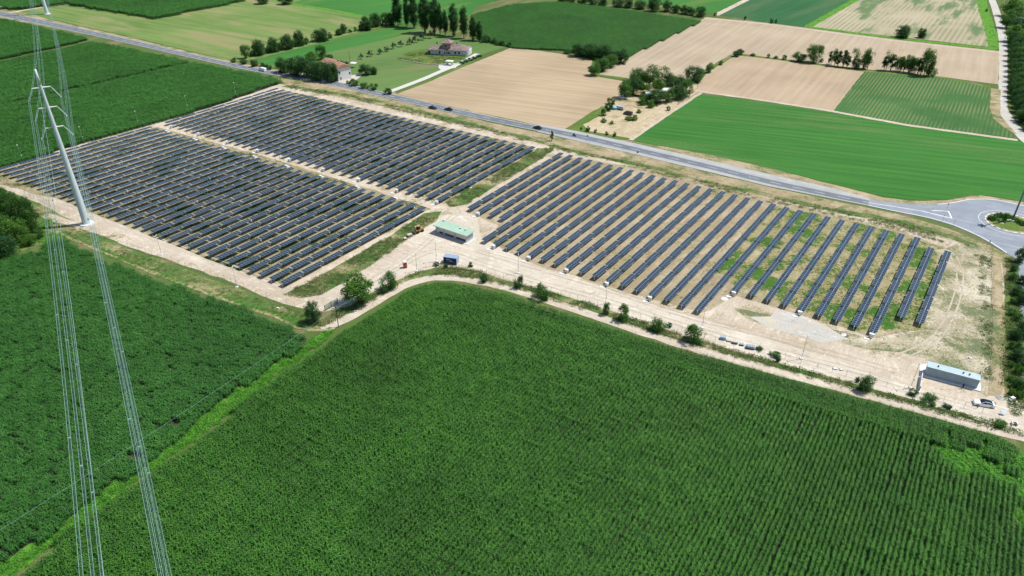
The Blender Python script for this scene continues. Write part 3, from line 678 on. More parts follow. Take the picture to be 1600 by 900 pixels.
fence([(1450, 622), (1520, 642), (1580, 658)], 'wire mesh fence behind the verge in front of the white car')
fence([(1548, 398), (1552, 450), (1550, 520), (1548, 600)], 'wire mesh fence on the right edge of the solar plant')
fence([(0, 290), (60, 312), (130, 352), (200, 385), (300, 420), (400, 458), (470, 484)], 'wire mesh fence along the left cornfield edge')
fence([(-20, 262), (100, 229), (240, 189), (340, 163), (436, 131)], 'wire mesh fence between the far cornfield and the panels', 4.5)
fence([(450, 139), (600, 170), (760, 205), (860, 229)], 'wire mesh fence between the rear panel block and the road verge', 3.6)
fence([(880, 234), (1000, 259), (1150, 298), (1300, 331), (1420, 356), (1540, 392)], 'wire mesh fence between the right panel block and the road verge', 3.6)

# ------------------------------------------------------------------ crops and wild growth as geometry
CZ = 2.1
FC = w2([(20, 905), (60, 868), (100, 836), (160, 790), (235, 734), (330, 664), (420, 596), (500, 538), (560, 502), (600, 477), (640, 452), (680, 441), (720, 443), (800, 460), (900, 492), (1000, 524), (1090, 550), (1200, 580), (1300, 608), (1400, 634), (1500, 662), (1560, 681), (1592, 700), (1605, 740), (1650, 800), (1760, 1000), (1900, 1150), (-250, 1150), (-60, 965)], CZ)
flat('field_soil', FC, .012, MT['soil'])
def patchA(p): return noise.noise(Vector((p[0], p[1], 0)) * .5) > -.85
WP = w2([(1462, 690), (1480, 680), (1530, 682), (1600, 712), (1612, 760), (1640, 830), (1600, 810), (1580, 770), (1550, 745), (1500, 735), (1470, 715)], 1)
WP2 = w2([(1592, 800), (1620, 790), (1660, 850), (1620, 850)], 1)
WP3 = w2([(620, 470), (660, 448), (700, 446), (720, 456), (690, 470), (640, 486), (600, 500), (560, 520), (545, 516), (580, 498)], 1)
rdp = random.Random(11)
HL = densify(catmull(w2([(530, 520), (560, 502), (600, 477), (640, 452), (680, 441), (720, 443), (800, 460), (900, 492), (1000, 524), (1090, 550), (1200, 580), (1300, 608), (1400, 634), (1500, 662), (1560, 681), (1592, 698)], CZ), 6), 2.9, 0, False)
def dHL(q):
    k_ = min(range(len(HL)), key=lambda j: (q - HL[j]).length_squared)
    return 99 if k_ < 2 else (q - HL[k_]).length
def keepA(p):
    q = Vector(p)
    if dHL(q) < 7.3 + .8 * noise.noise(Vector((q.x, q.y, 0)) * .1): return False
    if inside(q, WP) or inside(q, WP2): return rdp.random() < .12
    return True
def keepW(p): return rdp.random() < .9
a = fill(FC, 3.0, ROWYAW - 1.4, 0, keepA)
a = [(x, y, z, r, s * (1 + .12 * noise.noise(Vector((x, y, 5)) * .05)), v) for x, y, z, r, s, v in a]
for i_, h_ in enumerate(HL[1:]):
    d_ = (h_ - HL[i_]).normalized(); n_ = Vector((d_.y, -d_.x)); ya = math.atan2(d_.x, d_.y)
    for off in (1.2, 4.2, 7.2):
        q_ = h_ + n_ * off
        if not inside(q_, WP) or rdp.random() < .4: a.append((q_.x, q_.y, 0, -ya + (math.pi if rdp.random() < .5 else 0), rdp.uniform(.93, 1.08), rdp.randrange(4)))
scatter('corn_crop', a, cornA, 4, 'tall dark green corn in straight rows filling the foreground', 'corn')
lp = []
for w_ in (WP, WP2, WP3): lp += fill(w_, .65, 0, .4, None, .0, 1.2, 2.6, 4, True)
LCs = [(-260, 455), (-100, 425), (0, 402), (62, 386), (85, 366), (110, 378), (160, 404), (250, 436), (350, 470), (430, 498), (478, 520), (476, 536), (440, 556), (398, 586), (330, 632), (262, 688), (190, 740), (110, 798), (30, 856), (-40, 905), (-200, 1020), (-420, 1020)]
LC = w2(LCs, 1.8)
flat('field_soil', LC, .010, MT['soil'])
bare = [at(370, 597), at(345, 613), at(278, 662), at(245, 700), at(200, 720), at(185, 735), at(105, 785), at(15, 858), at(405, 575)]
def keepB(p): return all((Vector(p) - Vector((b.x, b.y))).length > .9 + 1.2 * noise.noise(Vector((p[0], p[1], 0)) * .4) for b in bare)
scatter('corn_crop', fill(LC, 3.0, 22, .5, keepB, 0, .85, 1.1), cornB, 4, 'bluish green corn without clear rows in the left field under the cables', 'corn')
band = w2([(478, 536), (440, 556), (398, 588), (330, 634), (262, 690), (190, 742), (110, 800), (30, 858), (-60, 925), (-60, 990), (10, 900), (100, 828), (160, 784), (235, 728), (330, 658), (420, 590), (500, 532)], .5)
LZ[0] += .002; flat('ditch_bank', band, LZ[0], MT['brightgrass'])
for p_ in []:
    sheet('bare_patch', None, 'dirt_dark', .9, 1.0, world=[Vector((p_.x + 1.0 * math.cos(k), p_.y + 1.3 * math.sin(k))) for k in range(6)])
bright = densify(catmull(w2([(512, 522), (480, 544), (430, 580), (400, 604), (330, 658), (280, 694), (235, 726), (160, 782), (100, 828), (60, 860), (10, 900), (-60, 960)]), 4), 1, 0, False)
ribbon('lush_strip', bright, 2.8, 'brightgrass', jit=.9)
rs = random.Random(9)
for p_ in bright:
    for k in range(9): lp.append((p_.x + rs.gauss(0, 1.0), p_.y + rs.gauss(0, 1.0), 0, rs.uniform(0, 6), rs.uniform(.6, 1.6), rs.randrange(4)))
wd = fill(band, 1.2, 0, .6, lambda p: rdp.random() < .3, 0, .8, 1.6, 4, True); lp += fill(band, 1.0, 0, .6, lambda p: rdp.random() < .5, 0, .8, 1.7, 4, True)
UC1 = w2([(-120, 295), (-60, 268), (0, 257), (100, 227), (237, 188), (330, 161), (400, 137), (437, 126), (436, 121), (400, 113), (310, 96), (200, 73), (165, 66), (140, 63), (110, 71), (0, 93), (-120, 116)], CZ)
UC0 = w2([(-120, 0), (0, 26), (60, 40), (138, 57), (100, 67), (0, 88), (-120, 112)], CZ)
UCx = w2([(105, 3), (175, 16), (240, 26), (380, -1), (392, -10), (300, -60), (-100, -60), (-60, 5), (20, 12)], CZ)
NEf = w2([(738, 20), (800, 4), (870, 0), (960, 10), (1097, 30), (980, 86), (945, 95), (890, 75), (800, 71), (745, 56), (735, 40)], CZ)
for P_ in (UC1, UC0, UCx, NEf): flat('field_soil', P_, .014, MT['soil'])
ruts = [(Vector(at(110, 142).to_2d()), Vector(at(310, 97).to_2d())), (Vector(at(0, 168).to_2d()), Vector(at(110, 142).to_2d()))]
def seg(p, a_, b_):
    t_ = max(0, min(1, (p - a_).dot(b_ - a_) / (b_ - a_).length_squared)); return (p - a_.lerp(b_, t_)).length
def keepR(p): return all(seg(Vector(p), a_, b_) > 1.7 for a_, b_ in ruts)
scatter('corn_crop', fill(UC1, 2.9, 37.6, .3, keepR, 0, .9, 1.15), cornC, 4, 'dense green corn between the solar plant and the main road, top left', 'corn')
scatter('corn_crop', fill(UC0, 2.9, 37.6, .3, None, 0, .9, 1.15), cornC, 4, 'corn corner at the left edge between the ditch line and the main road', 'corn')
scatter('corn_crop', fill(UCx, 4.2, 37.6, .3, None, 0, 1.3, 1.5), cornC, 4, 'dark corn beyond the mown field at the top left edge', 'corn')
scatter('corn_crop', fill(NEf, 2.4, 28.3, .1, None, 0, .78, .84), cornC, 4, 'dark green crop behind the villa and poplars', 'corn')

def scat(px, step, sc=(.7, 1.4), thr=-2, fr=.12, z=0, off=0):
    poly_ = w2(px) if isinstance(px[0], tuple) else px
    return fill(poly_, step, 0, step * .5, lambda p: noise.noise(Vector((p[0], p[1], off)) * fr) > thr, z, sc[0], sc[1], 4, True)
wd += scat(strip1, 1.1, (.8, 1.7), -.15); wd += scat(strip2, 1.2, (.8, 1.7), -.15)
dr = scat(strip1, 1.4, (.8, 1.6), -.3, off=9) + scat(strip2, 1.4, (.8, 1.5), -.3, off=9)
FV = [(470, 492), (500, 505), (545, 480), (600, 448), (645, 428), (690, 415), (740, 422), (800, 440), (900, 468), (1000, 502), (1100, 534), (1200, 562), (1300, 590), (1400, 618), (1500, 645), (1570, 662), (1600, 675), (1600, 684), (1500, 655), (1400, 627), (1300, 600), (1200, 573), (1100, 544), (1000, 513), (900, 480), (800, 449), (740, 436), (690, 429), (640, 438), (600, 460), (550, 488), (510, 508), (480, 510)]
wd += scat(FV, 1.1, (.8, 1.9), -.22); dr += scat(FV, 1.2, (.7, 1.5), -.1, off=5)
LV = [(470, 488), (480, 508), (440, 494), (350, 460), (250, 424), (150, 385), (100, 362), (90, 372), (60, 385), (0, 402), (-60, 415), (-60, 300), (0, 300), (60, 325), (80, 340), (130, 356), (200, 392), (300, 428), (400, 466)]
wd += scat(LV, 1.6, (.6, 1.3), .0); dr += scat(LV, 1.5, (.6, 1.3), -.15, off=5)
lp += scat([(300, 447), (420, 483), (475, 500), (470, 512), (420, 492), (300, 452), (180, 405), (110, 372), (110, 368), (180, 395)], 1.1, (.5, 1.0), -.3)
lp += scat([(0, 402), (62, 384), (105, 372), (80, 340), (60, 350), (20, 380), (-40, 405)], 1.2, (.7, 1.4), -.2)
wd += scat([(440, 129), (560, 152), (700, 185), (800, 210), (900, 236), (1000, 257), (1100, 282), (1200, 304), (1300, 327), (1400, 345), (1480, 368), (1530, 390), (1545, 410), (1500, 388), (1400, 358), (1300, 336), (1200, 316), (1000, 265), (860, 232), (700, 192), (560, 158), (450, 138)], 1.5, (.8, 1.6), -.12)
dr += scat([(440, 126), (560, 146), (700, 178), (800, 203), (900, 230), (1000, 252), (1100, 276), (1200, 298), (1300, 321), (1400, 341), (1480, 362), (1540, 390), (1500, 388), (1300, 336), (1000, 265), (700, 192), (450, 138)], 2.2, (.7, 1.3), -.1, off=5)
wd += scat([(1530, 395), (1552, 400), (1552, 640), (1535, 600)], 1.1, (.6, 1.4), -.1)
wd += scat([(1440, 516), (1360, 532), (1300, 524), (1370, 505), (1330, 500), (1390, 520)], 1.2, (.4, .9), 0)
wd += scat([(1572, 404), (1590, 404), (1598, 500), (1605, 640), (1580, 650), (1568, 600), (1570, 500)], 1.0, (.9, 2.0), -.3)
RB = [(728, 332), (872, 243), (1000, 262), (1200, 310), (1400, 358), (1490, 392), (1450, 512), (1370, 520), (1150, 462), (1100, 480), (960, 448), (830, 405), (780, 352)]
wd += scat(RB, 1.6, (.3, .6), .24, .09); dr += scat(RB, 2.0, (.3, .6), .05, .09, off=4)
GR = [(1130, 400), (1200, 330), (1290, 342), (1400, 372), (1470, 400), (1440, 505), (1365, 512), (1160, 452)]
lp += scat(GR, 1.2, (.25, .5), .15, .08, off=21); wd += scat(GR, 1.1, (.3, .6), -.05, .08, off=21)
wd += scat([(30, 285), (240, 205), (440, 146), (835, 232), (700, 318), (668, 326), (440, 445), (300, 392), (200, 355)], 1.9, (.35, .8), .04, .07)
wd += scat([(1470, 395), (1530, 385), (1545, 400), (1545, 600), (1500, 575), (1400, 548), (1300, 530), (1445, 515)], 1.6, (.2, .5), .08, .3); dr += scat([(1470, 395), (1530, 385), (1545, 400), (1545, 600), (1500, 575), (1400, 548), (1445, 515)], 1.5, (.25, .5), .0, .2, off=4)
wd += scat([(621, 92), (640, 80), (668, 82), (735, 92), (725, 98), (690, 101), (655, 97)], 2.2, (1, 2.2), -.1)
YD = [(640, 375), (700, 320), (745, 340), (830, 412), (1020, 478), (1200, 530), (1420, 590), (1560, 640), (1500, 640), (1300, 582), (1000, 495), (760, 415), (650, 418), (560, 465), (500, 470), (440, 470), (300, 415), (170, 365), (60, 312), (200, 350), (440, 450), (520, 455)]
wd += scat(YD, 2.6, (.12, .35), .15, .25); dr += scat(YD, 2.4, (.15, .4), .1, .25, off=3)
def stone(seed):
    rd = random.Random(seed); mb = MB().mat(MT['whiteconc'] if seed % 2 else MT['concrete'])
    for k in range(7): mb.box((rd.gauss(0, .5), rd.gauss(0, .5), .04), (rd.uniform(.08, .28), rd.uniform(.08, .22), .12), rd.uniform(0, 3), .6)
    return mb.mesh('stones')
stones = source('stones', [stone(k) for k in range(4)])
CR = [(1465, 392), (1530, 385), (1548, 400), (1548, 620), (1440, 560), (1300, 535), (1170, 500), (1160, 480), (1370, 530), (1445, 515)]
st_ = scat(YD, 3.0, (.4, 1.2), .05, .2, off=7) + scat(CR, 1.8, (.4, 1.3), -.1, .2, off=7) + scat(RB, 3.0, (.4, .9), .05, .2, off=7)
scatter('loose_stones', st_, stones, 4, 'pale loose stones strewn over the dirt of the solar plant', 'stones')
scatter('wild_grass', wd, weeds, 4, 'rough green weeds and tall grass along verges and between panel rows', 'weeds')
scatter('dry_grass', dr, dryw, 4, 'dry straw-coloured weeds on the verges round the plant', 'weeds')
scatter('lush_grass', lp, lushw, 4, 'bright green lush grass on the strip beside the corn and between panels', 'grass')
# ------------------------------------------------------------------ trees
def crown_mesh(seed, leafm, h, wd, z0, nb, nl, ls, shape='round', fill_=.35, darkin=None):
    """leaf faces over many overlapping clumps"""
    rd = random.Random(seed); mb = MB().mat(leafm); blobs = []
    zc, rz = (h + z0) / 2, (h - z0) / 2
    for i in range(nb):
        for _ in range(60):
            v = Vector((rd.uniform(-1, 1), rd.uniform(-1, 1), rd.uniform(-1, 1)))
            if .3 < v.length < 1: break
        if shape == 'column': rr = (wd / 2) * (.55 + .45 * math.sqrt(max(0, 1 - v.z * v.z)))
        elif shape == 'umbrella': rr = wd / 2; v.z = abs(v.z) * .9 - .1 + .3 * (1 - v.xy.length)
        else: rr = wd / 2
        br = rd.uniform(.24, .40) * min(wd / 2, rz) * (1.25 if shape == 'column' else 1)
        k = .80
        blobs.append((Vector((v.x * rr * k, v.y * rr * k, zc + v.z * rz * .84)), br))
    for i in range(nl):
        c, br = blobs[rd.randrange(nb)]
        d = Vector((rd.gauss(0, 1), rd.gauss(0, 1), rd.gauss(0, 1) + .25)).normalized()
        p = c + d * br * (rd.uniform(.75, 1.12) if rd.random() > fill_ else rd.uniform(.1, .8))
        if p.z < .15: p.z = .15 + rd.random() * .3
        n = (d + Vector((rd.gauss(0, .5), rd.gauss(0, .5), rd.gauss(0, .5) + .3))).normalized()
        a = n.orthogonal().normalized(); b = n.cross(a); th = rd.uniform(0, 6.28)
        u = a * math.cos(th) + b * math.sin(th); w_ = n.cross(u); l, ww = ls * rd.uniform(.6, 1.3), ls * rd.uniform(.35, .7)
        mb.add([p - u * l / 2, p - w_ * ww / 2 + n * ls * .12, p + u * l / 2, p + w_ * ww / 2 + n * ls * .12], [(0, 1, 2, 3)])
    return mb.mesh('crown'), blobs
def trunk_mesh(seed, h, z0, r, blobs, nlimb=6):
    rd = random.Random(seed); mb = MB().mat(MT['bark']); top = z0 + (h - z0) * .55
    pts = [Vector((rd.gauss(0, .02) * h * k / 4, rd.gauss(0, .02) * h * k / 4, top * k / 4)) for k in range(5)]
    mb.path(pts, [r, r * .8, r * .65, r * .5, r * .25], 7)
    for c, br in rd.sample(blobs, min(nlimb, len(blobs))):
        p = pts[rd.choice((1, 2, 3))]; mb.path([p, p.lerp(c, .5) + Vector((0, 0, -.03 * h)), c], [r * .35, r * .22, r * .08], 5)
    return mb.mesh('trunk', True)
KIND = {}
def kind(name, h, wd, z0, nb, nl, ls, leafm, r, shape='round', n=3, **kw):
    L = []
    for s in range(n):
        c, b = crown_mesh(len(KIND) * 17 + s, MT[leafm], h, wd, z0, nb, nl, ls, shape, **kw)
        L.append((c, trunk_mesh(s + 5, h, z0, r, b)))
    KIND[name] = (L, h, wd)
kind('round', 9, 8, -1.6, 64, 5200, .50, 'leaf_dark', .3)
kind('tree', 10, 8.5, -.2, 40, 4200, .50, 'leaf_mid', .3)
kind('darktree', 10, 8.5, -1.0, 44, 4600, .50, 'leaf_dark', .3)
kind('light', 9, 8, .3, 40, 4200, .50, 'leaf_light', .25)
kind('sparse', 10, 8, 1.5, 16, 900, .55, 'leaf_mid', .25, fill_=.1)
kind('poplar', 27, 7, -1.5, 120, 9500, .62, 'leaf_dark', .45, 'column')
kind('column', 9, 3, .4, 30, 1800, .42, 'leaf_dark', .2, 'column')
kind('olive', 4.2, 4.6, .6, 18, 1300, .30, 'leaf_olive', .16)
kind('bush', 4, 4.4, -.8, 26, 2600, .28, 'leaf_mid', .12)
kind('darkbush', 3.2, 4, -.7, 24, 2200, .28, 'leaf_dark', .1)
kind('lightbush', 3.2, 4, -.7, 24, 2200, .28, 'leaf_light', .1)
TREES = []
rt = random.Random(77)
def tree(kd, x, y, ty, wpx, label, group=None, cat='tree', name=None, h=None):
    b = at(x, y); hh = h or max(.6, hgt(x, y, ty)); ww = wpx * mpp(b)
    L, h0, w0 = KIND[kd]; c, tr = L[rt.randrange(len(L))]
    nm = name or {'poplar': 'poplar_tree', 'bush': 'bush', 'darkbush': 'bush', 'lightbush': 'bush', 'olive': 'orchard_tree', 'column': 'columnar_tree'}.get(kd, 'leafy_tree')
    if 'bush' in kd: cat = 'bush'
    root = empty(nm, b, rt.uniform(0, 6.28), label=label, cat=cat, group=group)
    k_ = 1.5 if kd == 'olive' else 1.12 if 'bush' in kd else (1.22 if kd in ('olive', 'column', 'poplar') else 1.38)
    root.scale = (ww * k_ / w0, ww * k_ / w0, hh * 1.08 / h0)
    mobj('crown', c, root); mobj('trunk', tr, root)
    return root
def trees(kd_default, lst, adj, where, group, start):
    for i, it in enumerate(lst):
        x, y, ty, wpx = it[:4]; kd = it[4] if len(it) > 4 else kd_default
        noun = 'bush' if 'bush' in kd else 'tree'
        tree(kd, x, y, ty, wpx, '%s %s, %s from the %s %s' % (adj, noun, ordinal(i + 1), start, where), group)
trees('round', [(385, 91, 70, 12, 'tree'), (397, 88, 76, 12, 'darkbush'), (406, 85.5, 62, 18), (419, 83, 71, 9, 'darkbush'), (429, 81, 59, 17), (440, 78, 67, 9, 'darkbush'), (449, 76.5, 54, 17), (461, 73.5, 63, 8, 'darkbush'), (469, 71.5, 48, 15), (479, 69, 57, 8, 'darkbush'), (488, 66, 54, 7, 'sparse'), (503, 64, 45, 20), (516, 60, 50, 7, 'darkbush'), (530, 54.5, 45, 10), (537.5, 52, 37, 9), (547, 50.5, 45, 7, 'darkbush'), (555, 49, 42, 6, 'bush'), (563, 47, 38, 8, 'darkbush'), (572, 47, 26, 17), (582, 43.5, 34, 8, 'darkbush'), (587, 41.5, 21, 16), (597, 40, 28, 8, 'darkbush'), (603, 39, 19, 12, 'tree'), (612, 39, 20, 13)], 'dark rounded', 'along the mown field', 'trees lining the mown field', 'main road')
trees('darkbush', [(365, 97, 90, 10), (381, 100, 91, 11), (398, 104, 92, 13), (412, 107.5, 97, 10), (420, 109, 100, 9)], 'dark roadside', 'before the farmhouse trees', 'bushes beside the main road', 'left')
trees('darktree', [(443, 113, 90, 20), (465, 117, 87, 25), (483, 120.5, 88, 26), (502, 124.5, 92, 26), (520, 128, 96, 16)], 'tall dark roadside', 'in front of the white farmhouse', 'big trees in front of the farmhouse', 'left')
tree('light', 488, 98, 81, 16, 'bright green tree behind the red farmhouse roof'); tree('tree', 502.7, 93, 70, 13, 'tall narrow tree behind the farmhouse, left of a lower dark one'); tree('darktree', 514, 95, 84, 12, 'low dark tree just behind the farmhouse roof ridge')
trees('darkbush', [(524, 97, 94, 8), (533, 98.5, 95, 9), (541, 100, 96, 8)], 'low dark hedge', 'behind the farmhouse gable', 'hedge bushes behind the farmhouse', 'left')
tree('darktree', 571, 117, 100, 17, 'broad dark tree right of the white farmhouse'); tree('round', 585, 116, 104, 9, 'small round dark tree at the end of the farmhouse yard')
tree('bush', 554, 134, 121, 14, 'green bush beside the farmhouse drive by the road'); tree('lightbush', 545, 131, 125, 9, 'small pale bush under the farmhouse gable wall')
tree('bush', 570, 138, 129, 14, 'left one of two bushes between the farmhouse and the villa drive'); tree('bush', 584, 140, 129, 15, 'right one of two bushes between the farmhouse and the villa drive')
tree('darkbush', 607, 147, 137, 13, 'lone dark round bush where the villa drive meets the road')
trees('olive', [(564, 92.5, 84, 7), (579, 88.5, 79, 9), (593, 84.5, 76, 8), (604, 80.5, 72.5, 8), (615, 76.5, 67, 8), (627, 73, 63.5, 8), (640, 70, 60, 9), (650, 66.5, 56, 10), (661, 63, 52, 10), (672, 60, 48, 9)], 'small greyish orchard', 'across the lawn towards the poplars', 'orchard trees on the villa lawn', 'farmhouse')
trees('poplar', [(622, 41, -8, 15), (636, 42, -6, 9), (647, 44, -12, 14), (664, 51, -14, 17), (679, 53, -8, 14), (688, 54, 4, 9), (696, 55, 15, 9), (709, 57, 4, 13), (725, 60, 9, 12), (739, 63, 25, 11), (749, 64, 32, 9)], 'tall dark columnar poplar', 'in the row behind the villa', 'poplars behind the villa', 'left')
trees('darkbush', [(759, 66, 54, 16), (772, 68, 58, 10), (782, 70.5, 62, 15), (796, 73, 65, 8, 'bush')], 'dark shrubby', 'at the right end of the poplar row', 'bushes beyond the poplars', 'poplars')
trees('darktree', [(880, 3, -10, 14), (893, 5, -10, 14), (910, 6, -8, 15), (925, 8, -6, 14), (940, 9, -6, 14), (965, 11, -3, 15), (980, 12, -3, 14), (1000, 14, 0, 15), (1022, 18, -7, 18), (1042, 18, 0, 13), (1056, 20, 7, 12), (1070, 22, 8, 13), (1080, 24, 11, 9), (1093, 26, 9, 14)], 'dark hedgerow', 'behind the dark green crop', 'hedgerow trees behind the dark green crop', 'left')
trees('darktree', [(886, 84, 77, 12, 'darkbush'), (904, 88, 67, 20), (924, 91, 67, 22), (945, 93, 69, 20), (961, 98, 77, 18), (971, 99, 76, 17), (953, 105, 86, 20, 'tree'), (941, 111, 92, 20, 'tree'), (928, 118, 100, 16, 'tree')], 'leafy', 'in the clump between the two bare fields', 'trees between the bare fields', 'left')
trees('tree', [(978, 153, 126, 20), (990, 148, 120, 20, 'darktree'), (995, 136, 106, 22), (1015, 136, 103, 24), (1034, 131, 106, 18, 'sparse'), (1046, 134, 114, 18, 'darktree'), (1058, 142, 118, 22, 'darktree'), (1083, 127, 103, 24, 'darktree'), (1071, 151, 124, 18), (1060, 156, 133, 19, 'darktree'), (1045, 160, 140, 17), (1026, 162, 139, 22, 'darktree'), (1008, 160, 146, 16, 'darktree'), (1028, 144, 124, 18, 'light'), (1005, 150, 130, 13, 'light')], 'thicket', 'round the metal-roofed sheds', 'trees of the thicket round the sheds', 'left')
trees('bush', [(955, 163, 151, 14), (951, 173, 160, 12, 'darkbush'), (943, 181, 170, 10)], 'green', 'on the left edge of the junk-strewn lot', 'bushes on the left edge of the lot', 'teal pool')
tree('lightbush', 1004, 164, 153, 12, 'pale spreading bush in front of the thicket, left one'); tree('lightbush', 1017, 168, 157, 13, 'pale spreading bush in front of the thicket, right one')
tree('darkbush', 1044, 173, 165, 6, 'small dark clipped shrub at the right end of the lot')
tree('lightbush', 943, 191, 185, 9, 'low pale bush on the sunny lot near the road'); tree('lightbush', 982, 188, 180, 12, 'wide low bush in the middle of the lot, left half'); tree('lightbush', 991, 188, 180, 11, 'wide low bush in the middle of the lot, right half')
tree('lightbush', 998, 176.5, 171, 8, 'small low bush beside the dark parked van'); tree('lightbush', 956, 193.5, 189, 6, 'tiny pale bush in the brown patch of the lot')
trees('darkbush', [(908, 202.5, 198, 3.5), (918.5, 205.5, 197, 7), (930, 207.5, 201, 4.5), (947.5, 211, 205, 5.5), (960, 213.5, 206, 5.5)], 'small dark planted', 'along the road edge of the lot', 'young shrubs along the lot edge', 'left')
trees('tree', [(1109, 113.5, 99, 11), (1126, 101.5, 93, 7, 'bush'), (1150, 88.5, 79, 9, 'darktree'), (1156, 85.5, 76, 9, 'darktree'), (1176, 87.5, 83, 8, 'darkbush'), (1200, 90, 84, 6, 'bush'), (1212, 91.5, 87, 7, 'darkbush'), (1225, 93, 86, 10, 'bush')], 'ditch-side', 'along the line between the bare fields', 'ditch-side trees between the bare fields', 'thicket')
trees('column', [(1247, 95.5, 82, 19, 'tree'), (1270, 98, 69, 21, 'tree'), (1283, 97, 90, 7, 'bush'), (1295, 101, 80, 5), (1298, 101, 75, 12, 'sparse'), (1303, 104, 78, 8), (1309, 104, 80, 8), (1317, 105, 79, 10), (1323, 105.5, 86, 8), (1331, 106, 78, 13, 'sparse'), (1336, 107, 90, 11, 'darktree'), (1348, 107.5, 80, 14, 'tree'), (1355, 108, 74, 14, 'sparse')], 'scraggy', 'in the ivy-clad row above the brown field', 'ivy-clad trees above the brown field', 'left')
trees('tree', [(1381, 109.5, 85, 9, 'column'), (1384, 110, 81, 12, 'sparse'), (1391, 110.5, 83, 10, 'column'), (1403, 111.5, 88, 11), (1411, 112.5, 86, 12), (1419, 113.5, 88, 12), (1426, 114.5, 90, 11), (1433, 116, 88, 10, 'column'), (1443, 118, 76, 19), (1454, 119, 101, 16, 'bush')], 'scraggy', 'in the row above the striped crop', 'trees above the striped crop', 'left')
tree('round', 1409, 58.5, 39, 18, 'lone round dark tree beside the striped stubble field'); tree('round', 1439, 59, 44, 11, 'smaller lone tree right of the round one by the stubble field')
tree('darkbush', 1205, 36.5, 28, 5, 'tiny bush at the edge of the dark green field, left one'); tree('darkbush', 1212, 36, 29, 4, 'tiny bush at the edge of the dark green field, right one'); tree('darkbush', 1164, 31, 24, 4, 'tiny lone bush on the dark green field margin')
tree('darkbush', 1117, 25, 19, 5, 'small bush at the corner of the north path'); tree('darkbush', 1541, 18, 13, 4, 'small dark bush on the bank by the gravel lane')
tree('darktree', 410, 6, -8, 16, 'tree cut off at the top edge, left one of two'); tree('darktree', 447, 6.5, -6, 18, 'tree cut off at the top edge, right one of two')
wl = [(1577, 26, -2, 26, 'light'), (1586, 36, 12, 26), (1572, 44, 22, 18), (1590, 52, 26, 24, 'darktree'), (1582, 66, 40, 22, 'light'), (1598, 66, 44, 22, 'darktree')]
y = 72
while y < 196:
    dx = 0 if y < 150 else (y - 150) * .35
    wl.append((1583 + dx + rt.uniform(-1, 1), y, y - 24, 15, 'darktree')); wl.append((1595 + dx + rt.uniform(-2, 2), y + 3, y - 24, 18, 'darktree' if rt.random() < .6 else 'tree')); 
    if rt.random() < .7: wl.append((1610 + dx, y + 2, y - 26, 20, 'tree'))
    y += 8
wl += [(1597, 190, 172, 18, 'tree'), (1606, 204, 186, 16, 'darktree')]
trees('tree', wl, 'woodland', 'beside the gravel lane on the right edge', 'woodland trees beside the gravel lane', 'top')
trees('darktree', [(1592, 410, 385, 14), (1583, 424, 412, 12, 'darkbush'), (1580, 438, 426, 12, 'darkbush'), (1597, 444, 431, 13), (1590, 462, 448, 16), (1598, 475, 455, 16), (1582, 474, 462, 13, 'bush'), (1579, 492, 481, 12, 'bush'), (1588, 500, 487, 14, 'bush'), (1600, 525, 498, 24), (1586, 530, 514, 14), (1580, 545, 534, 12, 'bush'), (1592, 548, 534, 14, 'bush'), (1587, 562, 546, 15), (1600, 572, 552, 18), (1578, 574, 563, 11, 'bush'), (1590, 584, 568, 14, 'lightbush'), (1578, 596, 586, 11, 'lightbush'), (1586, 606, 590, 14, 'darkbush'), (1596, 612, 596, 14, 'bush'), (1580, 616, 605, 11, 'lightbush'), (1592, 622, 610, 12, 'lightbush')], 'right-hand hedge', 'between the dry track and the lower road', 'hedge along the lower road', 'roundabout')
trees('tree', [(4, 322, 292, 20), (24, 348, 298, 24), (10, 345, 318, 24, 'light'), (40, 352, 306, 26), (57, 360, 317, 22), (6, 372, 335, 32), (28, 378, 345, 30, 'light'), (48, 382, 362, 22, 'lightbush'), (-16, 345, 300, 30), (10, 402, 366, 32, 'darktree'), (-14, 400, 360, 34, 'darktree'), (64, 372, 352, 14, 'bush')], 'grove', 'at the left edge below the pylon', 'grove at the left edge', 'top')
tree('light', 560, 473, 431, 39, 'largest bright green bush-like tree beside the farm track and green gate', cat='tree'); tree('bush', 607, 453, 425, 27, 'grey-green bush on the verge right of the big bright tree')
tree('darktree', 491, 504, 471, 20, 'dark upright tree left of the green gate'); tree('darkbush', 810, 449, 430, 16, 'small dark bush in front of the right panel block, beside a mast')
tree('bush', 846, 467, 442, 27, 'round green bush just right of the small dark mast-side bush'); tree('darkbush', 756, 441, 427, 12, 'small dark bush right of the blue container')
tree('darkbush', 735, 416, 410, 9, 'tiny dark bush in front of the container'); tree('darkbush', 682, 415, 409, 9, 'tiny dark bush left of the container'); tree('darkbush', 697, 419, 411, 7, 'tiny dark shrub below the container front')
tree('bush', 947, 491, 473, 15, 'pale bush touching the farm track below the panel rows'); tree('bush', 973, 501, 477, 22, 'second round bush, right of the pale one touching the track')
tree('bush', 1028, 515, 494, 25, 'bright green bush right of the pair, in front of the panels', h=4); tree('darkbush', 1046, 511, 504, 8, 'tiny shrub between two big verge bushes')
tree('bush', 1083, 534, 510, 33, 'widest grey-green round bush on the verge left of the stacked pallets'); tree('darkbush', 1186, 547, 541, 11, 'low dark shrub right of the stacked pallets')
tree('darkbush', 1216, 564, 556, 10, 'small very dark shrub below the grey gravel patch'); tree('bush', 1210, 556, 549, 16, 'low grey-green shrub below the grey gravel patch')
tree('bush', 1352, 610, 588, 28, 'dark green bush on the verge left of the grey cabin'); tree('bush', 1452, 628, 618, 24, 'low wide bush in front of the grey cabin gate'); tree('darkbush', 1480, 637, 631, 13, 'low bush on the verge left of the white car')
